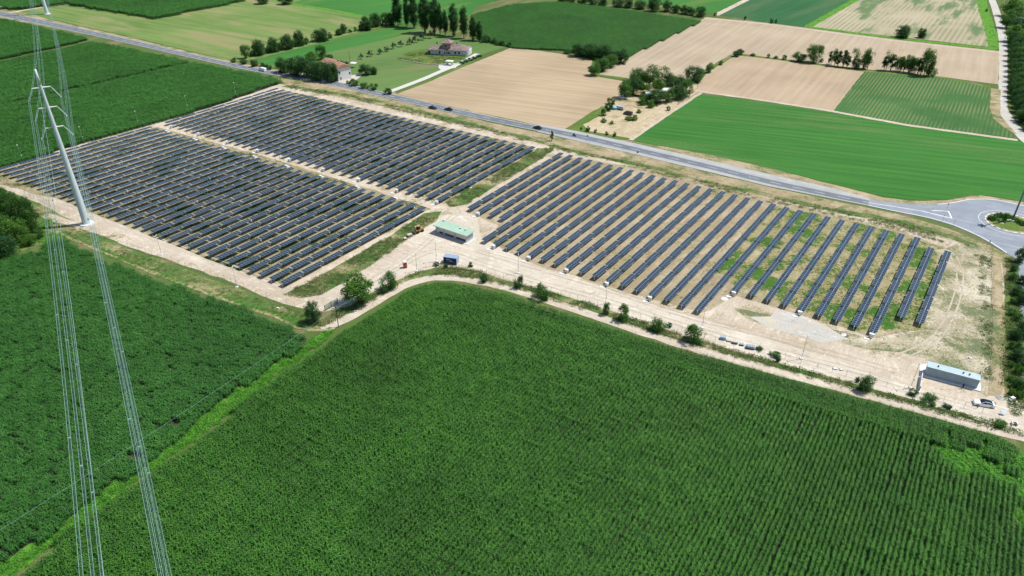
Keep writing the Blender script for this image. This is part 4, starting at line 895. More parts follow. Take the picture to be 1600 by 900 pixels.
tree('bush', 1425, 617, 607, 14, 'weedy bush at the foot of the mast by the cabin'); tree('lightbush', 1561, 666, 655, 18, 'leafy bush below the small blue board'); tree('darkbush', 1340, 596, 589, 9, 'small bush left of the dark green verge bush')
tree('column', 862, 220, 205, 5, 'narrow leaning dark cypress in the road verge', name='cypress')
# ------------------------------------------------------------------ buildings, vehicles, small things
def wall_mat(n, c): return plain(n, c, .85, var=.05, sc=.4)
MT['roof_green'] = plain('green_roof', (.36, .52, .40), .7, var=.05, sc=.5)
MT['wall_grey'] = wall_mat('grey_wall', (.42, .45, .47)); MT['cream'] = plain('cream_panels', (.60, .57, .50), .6, var=.03)
MT['navy'] = plain('navy_steel', (.02, .045, .12), .5, .1); MT['paleblue'] = plain('pale_blue_steel', (.34, .44, .58), .5, .2, var=.05)
MT['red'] = plain('red_plastic', (.62, .02, .03), .4); MT['yellow'] = plain('machine_yellow', (.50, .30, .10), .5)
MT['black'] = plain('black_rubber', (.02, .02, .022), .8); MT['carglass'] = plain('car_glass', (.015, .02, .03), .08, 0, .8)
MT['carwhite'] = plain('white_car_paint', (.84, .86, .88), .25, 0, .6, var=.01); MT['carblack'] = plain('black_car_paint', (.012, .014, .02), .25, 0, .6)
MT['wood'] = plain('pallet_wood', (.42, .33, .22), .8); MT['tile_red'] = plain('terracotta_tiles', (.44, .25, .17), .85, var=.2, sc=.6)
MT['tile_pink'] = plain('weathered_tiles', (.28, .21, .20), .85, var=.2, sc=.6); MT['stucco'] = wall_mat('white_stucco', (.74, .73, .71))
MT['stucco_grey'] = wall_mat('pale_grey_stucco', (.62, .61, .62)); MT['brick'] = plain('brick_pink', (.38, .24, .20), .85); MT['teal'] = plain('teal_tarp', (.05, .45, .42), .5)
MT['greenmesh'] = plain('green_gate_mesh', (.10, .22, .15), .6); MT['roof_grey'] = plain('grey_metal_roof', (.44, .56, .60), .5, .1, var=.06)
MT['bluewrap'] = plain('pale_blue_wrap', (.35, .50, .62), .5, var=.1); MT['brown'] = plain('brown_goods', (.16, .09, .06), .8)
MT['skin'] = plain('skin', (.45, .28, .20), .6); MT['cloth'] = plain('dark_cloth', (.02, .02, .04), .9)

def oriented(px4, z):
    """front-left, front-right, back-right, back-left corners in the picture at height z -> centre, yaw, length, width"""
    P = [at(x, y, z) for x, y in px4]; c = sum(P, Vector()) / 4
    d = ((P[1] - P[0]) + (P[2] - P[3])); L = d.length / 2; n = ((P[3] - P[0]) + (P[2] - P[1])); 
    return Vector((c.x, c.y, 0)), math.atan2(d.y, d.x), L, n.length / 2

# cabin with green roof
c, yw, L, W = oriented([(676.1, 351.5), (729, 369.5), (742.7, 359.5), (691.2, 343.5)], 3.1)
cab = empty('transformer_cabin', c, yw, label='long grey cabin with a flat mint green roof in the gravel yard', cat='cabin')
MB().mat(MT['concrete']).box((.2, 0, .06), (L + .9, W + .9, .12)).build('plinth', cab)
MB().mat(MT['wall_grey']).box((0, 0, 1.5), (L - 1.3, W - 1.3, 2.85)).build('wall', cab)
mb = MB().mat(MT['roof_green']).box((0, 0, 3.05), (L, W, .2)); mb.mat(MT['whiteconc']).box((0, 0, 2.93), (L + .04, W + .04, .05)); mb.build('roof', cab)
yf = -(W - 1.3) / 2
for x0, w_, nn in ((-4.2, 1.7, 2), (-.6, 4.0, 4), (3.5, 2.2, 2), (6.1, 2.0, 2)):
    if x0 + w_ / 2 > (L - 1.3) / 2: x0 = (L - 1.3) / 2 - w_ / 2 - .1
    d_ = MB().mat(MT['cream'])
    for k in range(nn): d_.box((x0 - w_ / 2 + (k + .5) * w_ / nn, yf - .03, 1.55), (w_ / nn - .06, .06, 2.2))
    d_ = d_.build('door_panel', cab)
    MB().mat(MT['navy']).box((x0, yf - .075, .85), (w_ - .1, .03, .75)).build('louvre', d_)
MB().mat(MT['white']).box((-L / 2 + 2.0, yf - .15, 1.3), (.6, .3, .5)).build('meter_box', cab)
for x0, y0 in ((-6.2, 2.1), (2.2, .7), (4.4, .8)):
    v = MB().mat(MT['darkmetal']).box((x0, y0, 3.3), (.4, .4, .3)).build('roof_vent', cab)
    MB().mat(MT['white']).box((x0 + .05, y0, 3.55), (.55, .5, .18)).build('vent_cap', v)
# grey cabin on the right
c, yw, L, W = oriented([(1448.2, 573), (1531.5, 594.7), (1533.2, 586.2), (1450.2, 564.4)], 2.95)
cab = empty('equipment_cabin', c, yw, label='long narrow grey cabin with a metallic roof near the white car', cat='cabin')
MB().mat(MT['whiteconc']).box((.3, -.1, .15), (L + 1.0, W + .9, .3)).build('plinth', cab)
MT['wall_blue'] = plain('blue_grey_sheet_wall', (.30, .38, .43), .6, .1, var=.04)
MB().mat(MT['wall_blue']).box((0, 0, 1.6), (L - .3, W - .15, 2.6)).build('wall', cab)
mb = MB().mat(MT['roof_grey']); mb.box((0, 0, 2.95), (L, W, .12)); mb.build('roof', cab)
for k in range(7): MB().mat(MT['frame']).box((-L / 2 + 1 + k * (L - 1.6) / 6, -(W - .15) / 2 - .02, 1.6), (.06, .04, 2.5)).build('wall_seam', cab)
for x0 in (-3.6, 2.2, 3.6): MB().mat(MT['darkmetal']).tube((x0, -.1, 3.0), (x0, -.1, 3.3), .14, .14, 8).tube((x0, -.1, 3.3), (x0, -.1, 3.4), .24, .2, 8).build('roof_vent', cab)
LZ[0] += .006; o = flat('concrete_apron', w2([(1436.5, 571), (1449, 569), (1446.5, 589), (1441, 590), (1437, 614), (1433, 613), (1436, 590)]), .16, MT['whiteconc'])
gw = (at(1439, 589.5) + at(1435.3, 612)) / 2; dv = at(1435.3, 612) - at(1439, 589.5)
g = empty('gate_panel', gw, math.atan2(dv.y, dv.x), label='upright white gate panel standing beside the left end of the grey cabin', cat='gate')
MB().mat(MT['whiteconc']).box((0, 0, .9), (dv.length, .16, 1.5)).build('panel', g)
for s in (-1, 0, 1): MB().mat(MT['darkmetal']).box((s * (dv.length / 2 - .05), .02, .85), (.12, .2, 1.75)).build('gate_post', g)

# dark blue container
c, yw, L, W = oriented([(694, 411), (712, 413.8), (716.6, 409.5), (698, 407)], 0); W = 2.4; L = 4.6; H_ = 2.5
ct = empty('storage_container', c, yw, label='dark blue steel storage container with pale blue top and end', cat='container')
mb = MB().mat(MT['paleblue']).box((0, 0, H_ / 2), (L, W, H_)); mb.build('body', ct)
fr = MB().mat(MT['navy']).box((0, -W / 2 - .02, H_ / 2 - .05), (L - .1, .05, H_ - .25)).build('front_wall', ct)
mb = MB().mat(MT['paleblue'])
for k in range(16): mb.box((-L / 2 + .2 + k * L / 16, 0, H_ + .015), (.1, W, .04))
mb.build('roof_ribs', ct)
mk = MB().mat(MT['white'])
for (x0, z0, w_, h_) in ((-1.15, 1.75, .12, .55), (-.95, 1.9, .2, .1), (-.95, 1.55, .2, .1), (-.78, 1.72, .1, .5), (-.5, 1.66, .34, .1), (-.5, 1.9, .34, .1), (-.12, 1.78, .1, .4), (.02, 1.78, .1, .4), (.0, 1.3, .1, .4), (.3, 1.3, .1, .4), (.15, 1.12, .3, .08), (.6, 1.32, .1, .36), (.75, 1.45, .2, .08), (.75, 1.2, .2, .08), (-.35, 1.1, .3, .06)):
    mk.box((x0, -W / 2 - .055, z0), (w_, .02, h_))
mk.build('worn_lettering', fr)
# portable toilet
c = at(633, 418); to = empty('portable_toilet', c, .35, label='red portable toilet with a white roof at the verge', cat='portable toilet')
MB().mat(MT['red']).box((0, 0, 1.1), (1.15, 1.15, 2.1)).build('cabin_body', to); MB().mat(MT['white']).box((0, 0, 2.25), (1.25, 1.25, .25), taper=.8).build('toilet_roof', to)
MB().mat(plain('red_door', (.45, .015, .02), .5)).box((.0, -.59, 1.05), (.8, .04, 1.85)).build('door', to)
# loader
c = at(655, 362.5); ex = empty('wheel_loader', c, .75, label='yellow and black wheel loader parked against the weedy strip', cat='loader')
MB().mat(MT['yellow']).box((.6, 0, 1.0), (1.8, 1.3, .8)).box((-.9, 0, .9), (1.2, 1.2, .6)).build('body', ex)
k = MB().mat(MT['black']).box((-.2, 0, 1.9), (1.1, 1.2, 1.2), taper=.85).build('cab', ex); MB().mat(MT['yellow']).box((-.2, 0, 2.55), (1.15, 1.25, .12)).build('cab_roof', k)
for sx in (-1, 1):
    for sy in (-1, 1): MB().mat(MT['black']).tube((sx * 1.0, sy * .62, .5), (sx * 1.0, sy * .95, .5), .5, .5, 14).build('wheel', ex)
MB().mat(MT['yellow']).tube((-1.2, -.4, 1.0), (-2.1, -.4, .5), .1).tube((-1.2, .4, 1.0), (-2.1, .4, .5), .1).build('lift_arm', ex)
MB().mat(MT['darkmetal']).box((-2.3, 0, .35), (.6, 1.7, .6), taper=.8).build('bucket', ex)

def crate_stack(x, y, yaw, dims, mats, label, cat, name, strips=3):
    c = at(x, y); r = empty(name, c, yaw, label=label, cat=cat); z = .12
    mb = MB().mat(MT['wood'])
    for k in (-1, 0, 1): mb.box((0, k * dims[1] * .42, .06), (dims[0], .1, .12))
    mb.build('pallet', r)
    n = len(mats)
    for i, m in enumerate(mats):
        hh = dims[2] / n; mb = MB().mat(MT[m]).box((0, 0, z + hh / 2), (dims[0] * (1 - .05 * i), dims[1] * (1 - .04 * i), hh - .03)); mb.build('wrapped_goods', r); z += hh
    mb = MB().mat(MT['darkmetal'])
    for k in range(strips): mb.box((-dims[0] / 2 + (k + .5) * dims[0] / strips, 0, z / 2 + .08), (.04, dims[1] + .02, z - .12))
    mb.build('strap', r)
vy = -.28
crate_stack(1129.5, 530, vy, (1.5, 1.2, .9), ['bluewrap', 'bluewrap'], 'pale blue wrapped pallet load, leftmost on the verge', 'pallet load', 'pallet_load')
crate_stack(1138.5, 533, vy, (1.3, 1.0, .35), ['wood', 'cream'], 'low pallet of pale boards next to the pale blue load', 'pallet load', 'pallet_load')
crate_stack(1148, 536.5, vy, (1.5, 1.0, .7), ['brown', 'cream'], 'brown pallet load with a white top in the verge row', 'pallet load', 'pallet_load')
crate_stack(1158.5, 539.5, vy, (1.1, .9, .5), ['navy', 'bluewrap'], 'small dark and pale blue bundle between two pallet loads', 'pallet load', 'pallet_load')
crate_stack(1172, 544.5, vy, (2.3, 1.2, .9), ['darkmetal', 'paleblue', 'paleblue'], 'long blue-grey stack of panels, rightmost of the pallet row', 'pallet load', 'pallet_load', 5)
crate_stack(640, 369.5, .6, (1.8, 1.2, .9), ['brown', 'cream'], 'brown pallet load with a pale top left of the yellow loader', 'pallet load', 'pallet_load')
crate_stack(633, 374.5, .6, (1.0, .8, .7), ['brown', 'white'], 'small white-topped bundle at the edge of the weedy strip', 'pallet load', 'pallet_load', 2)
for x, y, l in ((1304.5, 576.5, 'flat white and reddish sheet bundle lying by the verge fence, larger one'), (1314, 578, 'flat white sheet bundle lying by the verge fence, smaller one')):
    crate_stack(x, y, vy, (1.2 if x < 1310 else .9, .8, .18), ['brown', 'white'], l, 'bundle', 'sheet_bundle', 2)
# cable drums and rubble
def rubble(x, y, r, h, n, label, mat, name='rubble_pile'):
    c = at(x, y); mb = MB().mat(MT[mat]); rd = random.Random(int(x))
    for i in range(n):
        a = rd.uniform(0, 6.28); q = r * math.sqrt(rd.random()); s = rd.uniform(.12, .35); mb.box((q * math.cos(a), q * math.sin(a), max(.05, h * (1 - q / r) * rd.uniform(.3, 1))), (s, s * rd.uniform(.6, 1.3), s * .7), rd.uniform(0, 3), .7)
    rings = []
    vs = [(0, 0, h)]; m = 14
    for k in (1, 2, 3):
        for j in range(m): rr = r * k / 3 * rd.uniform(.85, 1.1); vs.append((rr * math.cos(j / m * 6.283), rr * math.sin(j / m * 6.283), max(0, h * (1 - k / 3) * rd.uniform(.8, 1.2))))
    fs = [(0, 1 + j, 1 + (j + 1) % m) for j in range(m)] + [(1 + k * m + j, 1 + (k + 1) * m + j, 1 + (k + 1) * m + (j + 1) % m, 1 + k * m + (j + 1) % m) for k in (0, 1) for j in range(m)]
    mb.add(vs, fs); o = mb.build(name, loc=c); tag(o, label, 'rubble'); return o
rubble(1562, 622, 1.3, .8, 30, 'grey mound of gravel beside the white car', 'greygravel', 'gravel_pile')
rubble(1356 - 92, 502, .5, .3, 8, 'small heap of pale rubble on the grey gravel patch', 'whiteconc')
rubble(1318, 523, .9, .3, 14, 'low heap of white rubble between gravel patch and panel ends', 'whiteconc')
rubble(1132, 467, 1.2, .3, 16, 'low heap of pale stones between the panel row ends', 'whiteconc')
rubble(718.5, 339, 1.1, .35, 12, 'heap of white rubble behind the green-roofed cabin', 'whiteconc')
# concrete things at the far right
c = at(1581, 625); o = empty('concrete_block_pile', c, .3, label='white concrete blocks with a dark beam at the hedge foot', cat='blocks')
MB().mat(MT['whiteconc']).box((0, 0, .45), (1.0, .8, .9)).box((-.7, -.1, .25), (.5, .7, .5)).build('block', o); MB().mat(MT['darkmetal']).tube((.5, .3, .5), (2.2, .1, .35), .18, .18, 8).build('beam', o)
c = at(1584, 664); o = empty('concrete_manhole', c, -.2, label='small white concrete shelter with a dark reddish opening in the verge', cat='manhole')
MB().mat(MT['whiteconc']).box((-.5, 0, .4), (.2, 1.0, .8)).box((.5, 0, .4), (.2, 1.0, .8)).box((0, .4, .4), (.8, .2, .8)).build('side_wall', o); MB().mat(MT['brown']).box((0, 0, .5), (.75, .55, .06)).build('cover', o)
# small blue board
c = at(1566, 648); sb = empty('blue_board', c, -.25, label='small slanted blue board on thin legs right of the white car', cat='board')
b_ = MB().mat(MT['paleblue']).box((0, 0, 0), (1.15, .9, .05)).build('board', sb, loc=(0, 0, .95)); b_.rotation_euler = (.5, 0, 0)
for s in (-.5, .5): MB().mat(MT['steel']).tube((s, -.3, 0), (s, -.3, .8), .03).tube((s, .3, 0), (s, .3, 1.1), .03).build('leg', sb)
# green gate at the track
A, B = at(508, 486), at(528, 474.5); dv = B - A
g = empty('mesh_gate', (A + B) / 2, math.atan2(dv.y, dv.x), label='double green wire mesh gate closing the dirt entrance track', cat='gate')
for s in (-1, 0, 1): MB().mat(MT['greenmesh']).box((s * dv.length / 2, 0, 1.0), (.14, .14, 2.0)).build('gate_post', g)
for s in (-1, 1):
    mb = MB().mat(MT['greenmesh']); ww = dv.length / 2 - .2; x0 = s * dv.length / 4
    for z in (.15, 1.05, 1.9): mb.box((x0, 0, z), (ww, .05, .06))
    for k in range(22): mb.box((x0 - ww / 2 + (k + .5) * ww / 22, 0, 1.02), (.035, .03, 1.75))
    mb.build('gate_leaf', g)
for x, y, l in ((434.5, 483, 'small white box lying in the grass beside the left cornfield path'),):
    MBo = MB().mat(MT['white']).box((0, 0, .3), (.7, .5, .6), taper=.9).build('white_box', loc=at(x, y)); tag(MBo, l, 'box')

# ------------------------------------------------------------------ vehicles
def car(x0, y0, x1, y1, paint, label, L=4.5, Hh=1.5, van=False, name='parked_car', cat='car', roofdark=False):
    a, b = at(x0, y0), at(x1, y1); c = (a + b) / 2; d = a - b
    r = empty(name, c, math.atan2(d.y, d.x), label=label, cat=cat)      # nose towards the first point
    Wd = L * .4 if not van else 1.9
    if van: prof = [(-.5, .35), (-.5, .92), (-.46, 1.0), (.22, 1.0), (.34, .72), (.47, .58), (.5, .35)]
    else: prof = [(-.5, .42), (-.49, .62), (-.44, .70), (-.30, .92), (-.12, 1.0), (.06, .99), (.24, .68), (.44, .58), (.495, .42)]
    # body shell lofted across the width
    def shell(top, yy, inset_):
        return [(p * L, yy * (Wd / 2 - (inset_ if q > .66 else 0)), q * Hh) for p, q in top]
    low = [(-.5, .42), (-.49, .62), (-.44, .66), (.24, .66), (.44, .58), (.495, .42)] if not van else prof
    vs = [(p * L, -Wd / 2, q * Hh) for p, q in low] + [(p * L, Wd / 2, q * Hh) for p, q in low]; n = len(low)
    vs += [(-.5 * L, -Wd / 2, .18), (.5 * L, -Wd / 2, .18), (-.5 * L, Wd / 2, .18), (.5 * L, Wd / 2, .18)]
    fs = [(i, i + 1, n + i + 1, n + i) for i in range(n - 1)] + [tuple(range(n))[::-1] + (2 * n, 2 * n + 1), tuple(range(n, 2 * n)) + (2 * n + 3, 2 * n + 2), (0, n, 2 * n + 2, 2 * n), (n - 1, 2 * n + 1, 2 * n + 3, 2 * n - 1), (2 * n, 2 * n + 2, 2 * n + 3, 2 * n + 1)]
    mb = MB().mat(MT[paint]).add(vs, fs); me = mb.mesh('body')
    bo = mobj('body', me, r); bv = bo.modifiers.new('bevel', 'BEVEL'); bv.width = .09; bv.segments = 3
    if not van:
        cb = [(-.40, .655), (-.26, .93), (-.12, .995), (.03, .985), (.20, .655)]; n = len(cb)
        def yy(q): return Wd / 2 * (.93 if q < .7 else .72)
        vs = [(p * L, -yy(q), q * Hh) for p, q in cb] + [(p * L, yy(q), q * Hh) for p, q in cb]
        fs = [(i, i + 1, n + i + 1, n + i) for i in range(n - 1)] + [tuple(range(n))[::-1], tuple(range(n, 2 * n))]
        MB().mat(MT['carglass']).add(vs, fs).build('window', r)
        rf = [(-.25, .95), (-.12, 1.01), (.025, 1.0)]; n = 3
        vs = [(p * L, -Wd * .34, q * Hh) for p, q in rf] + [(p * L, Wd * .34, q * Hh) for p, q in rf]
        MB().mat(MT['carglass' if roofdark else paint]).add(vs, [(0, 1, 4, 3), (1, 2, 5, 4)]).build('roof', r)
        mb = MB().mat(MT[paint])
        for s in (-1, 1):
            mb.path([(-.40 * L, s * Wd * .46, .67 * Hh), (-.26 * L, s * Wd * .36, .95 * Hh), (-.12 * L, s * Wd * .355, 1.01 * Hh), (.03 * L, s * Wd * .36, .995 * Hh), (.20 * L, s * Wd * .46, .67 * Hh)], .06, 5)
            mb.tube((-.10 * L, s * Wd * .40, 1.0 * Hh), (-.10 * L, s * Wd * .485, .66 * Hh), .035)
        mb.build('roof_pillar', r)
    else:
        MB().mat(MT['carglass']).box((.285 * L, 0, .86 * Hh), (.13 * L, Wd * .9, .02)).box((.2 * L, 0, .8 * Hh), (.14 * L, Wd + .03, .22 * Hh)).build('window', r)
    for sx in (-.3, .31):
        for s in (-1, 1):
            wh = MB().mat(MT['black']).tube((sx * L, s * (Wd / 2 - .2), .33), (sx * L, s * (Wd / 2 + .02), .33), .33, .33, 16).build('wheel', r)
            MB().mat(MT['steel']).tube((sx * L, s * (Wd / 2 + .015), .33), (sx * L, s * (Wd / 2 + .035), .33), .2, .2, 10).build('rim', wh)
    for s in (-1, 1): MB().mat(MT['white']).box((.478 * L, s * Wd * .36, .52 * Hh), (.09, .32, .1)).build('headlight', r); MB().mat(MT['red']).box((-.493 * L, s * Wd * .38, .6 * Hh), (.05, .3, .1)).build('tail_light', r)
    return r
car(1519.5, 630, 1553, 636, 'carwhite', 'white hatchback with a dark glass roof parked on the gravel below the grey cabin', 4.7, 1.5, roofdark=True)
car(681.5, 171, 671, 169, 'carblack', 'black car on the main road, left one of the pair', 4.4, 1.5, name='driving_car')
car(695, 171.5, 706, 173.5, 'carblack', 'black car with a pale tail on the main road, right one of the pair', 4.3, 1.5, name='driving_car')
car(834, 200, 845, 202.5, 'carblack', 'black car driving alone on the main road beside the brown field', 4.3, 1.5, name='driving_car')
car(405, 109.5, 416, 112, 'carwhite', 'white van driving on the main road near the farmhouse trees', 5.2, 2.0, True, name='driving_van', cat='van')
c = at(897.5, 213); m = empty('motorbike', c, -.75 + 3.1, label='dark motorbike with a rider on the main road opposite the lot', cat='motorbike')
mb = MB().mat(MT['black']).tube((-.7, -.08, .33), (-.7, .08, .33), .33, .33, 14).tube((.75, -.08, .33), (.75, .08, .33), .33, .33, 14); mb.build('wheel', m)
MB().mat(MT['carblack']).box((0, 0, .7), (1.3, .4, .5), taper=.6).box((.55, 0, 1.0), (.3, .7, .2)).build('body', m)
def person(loc, rz, label, cloth, sit=False, parent_label=None, hgt_=1.75):
    """one skinned figure: legs, trunk, arms, neck and head"""
    s = hgt_ / 1.75
    if sit: J = {'p': (0, 0, .85), 'ch': (.12, 0, 1.15), 'nk': (.25, 0, 1.38), 'hd': (.3, 0, 1.52), 'ht': (.32, 0, 1.66), 'hl': (0, .12, .83), 'kl': (.38, .22, .72), 'al': (.2, .2, .32), 'hr': (0, -.12, .83), 'kr': (.38, -.22, .72), 'ar': (.2, -.2, .32), 'sl': (.2, .2, 1.3), 'el': (.35, .3, 1.08), 'wl': (.6, .28, 1.05), 'sr': (.2, -.2, 1.3), 'er': (.35, -.3, 1.08), 'wr': (.6, -.28, 1.05)}
    else: J = {'p': (0, 0, .95), 'ch': (0, 0, 1.25), 'nk': (0, 0, 1.48), 'hd': (0, 0, 1.58), 'ht': (0, 0, 1.72), 'hl': (0, .1, .9), 'kl': (.02, .12, .5), 'al': (0, .13, .08), 'hr': (0, -.1, .9), 'kr': (.03, -.12, .5), 'ar': (-.02, -.13, .08), 'sl': (0, .2, 1.42), 'el': (.0, .3, 1.15), 'wl': (.15, .22, 1.1), 'sr': (0, -.2, 1.42), 'er': (.1, -.34, 1.3), 'wr': (.3, -.42, 1.4)}
    E_ = [('p', 'ch'), ('ch', 'nk'), ('nk', 'hd'), ('hd', 'ht'), ('p', 'hl'), ('hl', 'kl'), ('kl', 'al'), ('p', 'hr'), ('hr', 'kr'), ('kr', 'ar'), ('nk', 'sl'), ('sl', 'el'), ('el', 'wl'), ('nk', 'sr'), ('sr', 'er'), ('er', 'wr')]
    Rr = {'p': .15, 'ch': .17, 'nk': .07, 'hd': .10, 'ht': .08, 'hl': .1, 'kl': .07, 'al': .05, 'hr': .1, 'kr': .07, 'ar': .05, 'sl': .075, 'el': .05, 'wl': .035, 'sr': .075, 'er': .05, 'wr': .035}
    ks = list(J); me = D.meshes.new('person'); me.from_pydata([[c_ * s for c_ in J[k]] for k in ks], [(ks.index(a), ks.index(b)) for a, b in E_], [])
    me.materials.append(MT[cloth]); o = mobj('person', me, None, loc); o.rotation_euler = (0, 0, rz)
    sk = o.modifiers.new('skin', 'SKIN')
    if not me.skin_vertices: bpy.context.view_layer.objects.active = o
    for i, k in enumerate(ks):
        v = me.skin_vertices[0].data[i]; v.radius = (Rr[k] * s, Rr[k] * s); v.use_root = (k == 'p')
    o.modifiers.new('sub', 'SUBSURF').levels = 1
    tag(o, label, 'person')
    hd = D.meshes.new('face'); mbb = MB().mat(MT['skin']); hx, hy, hz = [c_ * s for c_ in J['hd']]
    mbb.tube((hx + .03, hy, hz - .03), (hx + .05, hy, hz + .08), .085, .07, 8); mbb.build('face', o)
    MB().mat(MT['black']).tube((hx - .02, hy, hz + .05), (hx - .01, hy, hz + .17), .11, .07, 8).build('hair', o)
    for k in ('wl', 'wr'):
        wx, wy, wz = [c_ * s for c_ in J[k]]; mb = MB().mat(MT['skin']).box((wx + .03, wy, wz), (.09, .03, .08))
        for q in range(4): mb.tube((wx + .07, wy, wz - .035 + q * .023), (wx + .15 - .01 * abs(q - 1.5), wy + .02, wz - .04 + q * .023), .011, .008, 5)
        mb.tube((wx + .02, wy + .02, wz + .04), (wx + .08, wy + .03, wz + .08), .012, .009, 5); mb.build('hand', o)
    return o
person(at(1503.6, 607.2), -2.0, 'person in dark clothes standing against the wall of the long grey cabin', 'cloth')
person(c + Vector((0, 0, -.05)), -.75 + 3.1, 'rider in dark clothes sitting on the motorbike on the main road', 'cloth', True)
# lot vehicles and junk
car(975, 178, 987, 180.5, 'carblack', 'black van parked on the sunny lot beside small bushes', 4.6, 1.8, True, cat='van')
car(978, 155, 971, 153.5, 'carwhite', 'white car half hidden under the thicket trees', 4.2, 1.5)
c = at(960, 170.5); o = empty('covered_pool', c, .2, label='teal tarpaulin-covered round pool on the lot', cat='pool')
MB().mat(MT['teal']).tube((0, 0, 0), (0, 0, 1.3), 2.0, 1.9, 16).build('pool_wall', o); MB().mat(MT['bluewrap']).tube((0, 0, 1.3), (0, 0, 1.5), 1.95, 1.0, 16).build('pool_cover', o)
c = at(969, 171.5); o = empty('old_trailer', c, -.5, label='weathered grey trailer beside the teal pool', cat='trailer')
MB().mat(MT['wall_grey']).box((0, 0, 1.3), (4.0, 2.0, 1.3), taper=.9).build('body', o)
for s in (-1, 1): MB().mat(MT['black']).tube((0, s * 1.0, .35), (0, s * .8, .35), .35, .35, 12).build('wheel', o)
MB().mat(MT['steel']).tube((2, 0, .6), (3.2, 0, .5), .06).build('drawbar', o)
def shed(px4, z, label, rm, cat='shed', open_=False):
    c, yw, L, W = oriented(px4, z); s = empty('shed', c, yw, label=label, cat=cat)
    if not open_: MB().mat(MT['brown']).box((0, 0, z / 2 - .1), (L - .5, W - .5, z - .2)).build('wall', s)
    else:
        for i in (-1, 1):
            for j in (-1, 1): MB().mat(MT['steel']).tube((i * (L / 2 - .3), j * (W / 2 - .3), 0), (i * (L / 2 - .3), j * (W / 2 - .3), z), .06).build('post', s)
    r_ = MB().mat(MT[rm]).box((0, 0, 0), (L, W, .1)).build('roof', s, loc=(0, 0, z)); r_.rotation_euler = (.06, 0, 0)
shed([(1033, 141.5), (1045, 143.5), (1047, 139), (1037, 137.5)], 3.2, 'shed with a white metal roof inside the thicket', 'whiteconc')
shed([(1008, 148), (1019, 148), (1021, 144), (1010, 144)], 3.0, 'low shed with a grey roof half under the thicket trees', 'roof_grey')
shed([(547, 98.7), (556, 99.5), (557, 97.6), (549, 96.8)], 2.8, 'open canopy with a white roof behind the farmhouse', 'white', 'canopy', True)
# timber fence by the lot
pts = densify(w2([(1060, 164), (1072, 154), (1082, 146), (1090, 139)]), 5, 0, False)
f_ = empty('timber_fence', (pts[0].x, pts[0].y, 0), 0, label='old timber fence line right of the thicket', cat='fence')
for p in pts: MB().mat(MT['bark']).tube((p.x - pts[0].x, p.y - pts[0].y, 0), (p.x - pts[0].x, p.y - pts[0].y, 2.4), .1, .08, 6).build('fence_post', f_)
MB().mat(MT['bark']).path([(p.x - pts[0].x, p.y - pts[0].y, 1.9) for p in pts], .05).path([(p.x - pts[0].x, p.y - pts[0].y, 1.0) for p in pts], .05).build('fence_rail', f_)

# ------------------------------------------------------------------ houses
def hip(mb, cx, cy, L, W, z0, h, ov=.5, gable=False, rot=0):
    L2, W2 = L / 2 + ov, W / 2 + ov; rl = L2 if gable else max(0, L2 - W2)
    ca, sa = math.cos(rot), math.sin(rot)
    def T(x, y, z): return (cx + x * ca - y * sa, cy + x * sa + y * ca, z)
    vs = [T(-L2, -W2, z0), T(L2, -W2, z0), T(L2, W2, z0), T(-L2, W2, z0), T(-rl, 0, z0 + h), T(rl, 0, z0 + h), T(-L2, -W2, z0 - .15), T(L2, -W2, z0 - .15), T(L2, W2, z0 - .15), T(-L2, W2, z0 - .15)]
    return mb.add(vs, [(0, 1, 5, 4), (1, 2, 5), (2, 3, 4, 5), (3, 0, 4), (6, 7, 1, 0), (7, 8, 2, 1), (8, 9, 3, 2), (9, 6, 0, 3), (9, 8, 7, 6)])
def window(parent, x, y, z, w_, h_, ax='x', shut=None):
    f = MB().mat(MT['stucco'])
    dims = (w_ + .2, .1, h_ + .2) if ax == 'x' else (.1, w_ + .2, h_ + .2)
    f.box((x, y, z), dims); f = f.build('window', parent)
    d2 = (w_, .14, h_) if ax == 'x' else (.14, w_, h_)
    MB().mat(MT['carglass']).box((x, y, z), d2).build('pane', f)
A, B = at(529.1, 127.5), at(549.5, 123.2); dAB = (B - A); Wg = dAB.length
along = (at(478, 116.5) - A).normalized(); Lh = min(19, (at(474, 115) - A).length)
yw = math.atan2(dAB.y, dAB.x)         # local +x runs along the gable wall, +y to the far left end
c = (A + B) / 2
ho = empty('farmhouse', c, yw, label='white two-storey farmhouse with a red tiled roof behind dark roadside trees', cat='house')
He = 7.3
vs = [(-Wg / 2, 0, 0), (Wg / 2, 0, 0), (Wg / 2, 0, He), (0, 0, He + 1.7), (-Wg / 2, 0, He), (-Wg / 2, Lh, 0), (Wg / 2, Lh, 0), (Wg / 2, Lh, He), (0, Lh, He + 1.7), (-Wg / 2, Lh, He)]
MB().mat(MT['stucco']).add(vs, [(0, 1, 2, 3, 4), (9, 8, 7, 6, 5), (0, 4, 9, 5), (1, 6, 7, 2)]).build('wall', ho)
rf = hip(MB().mat(MT['tile_red']), 0, Lh / 2, Lh, Wg, He + .05, 1.95, .5, True, math.pi / 2).build('roof', ho)
MB().mat(MT['brick']).box((1, Lh * .4, He + 2.0), (.8, .8, 1.6)).build('chimney', rf)
for x_, z_ in ((-Wg * .34, 4.9), (-Wg * .30, 1.6), (Wg * .40, 3.6)): window(ho, x_, -.03, z_, .8, 1.3)
for k in range(7):
    for z_ in (1.8, 5.2): window(ho, -Wg / 2 - .03, 2 + k * (Lh - 4) / 6, z_, .9, 1.4, 'y')
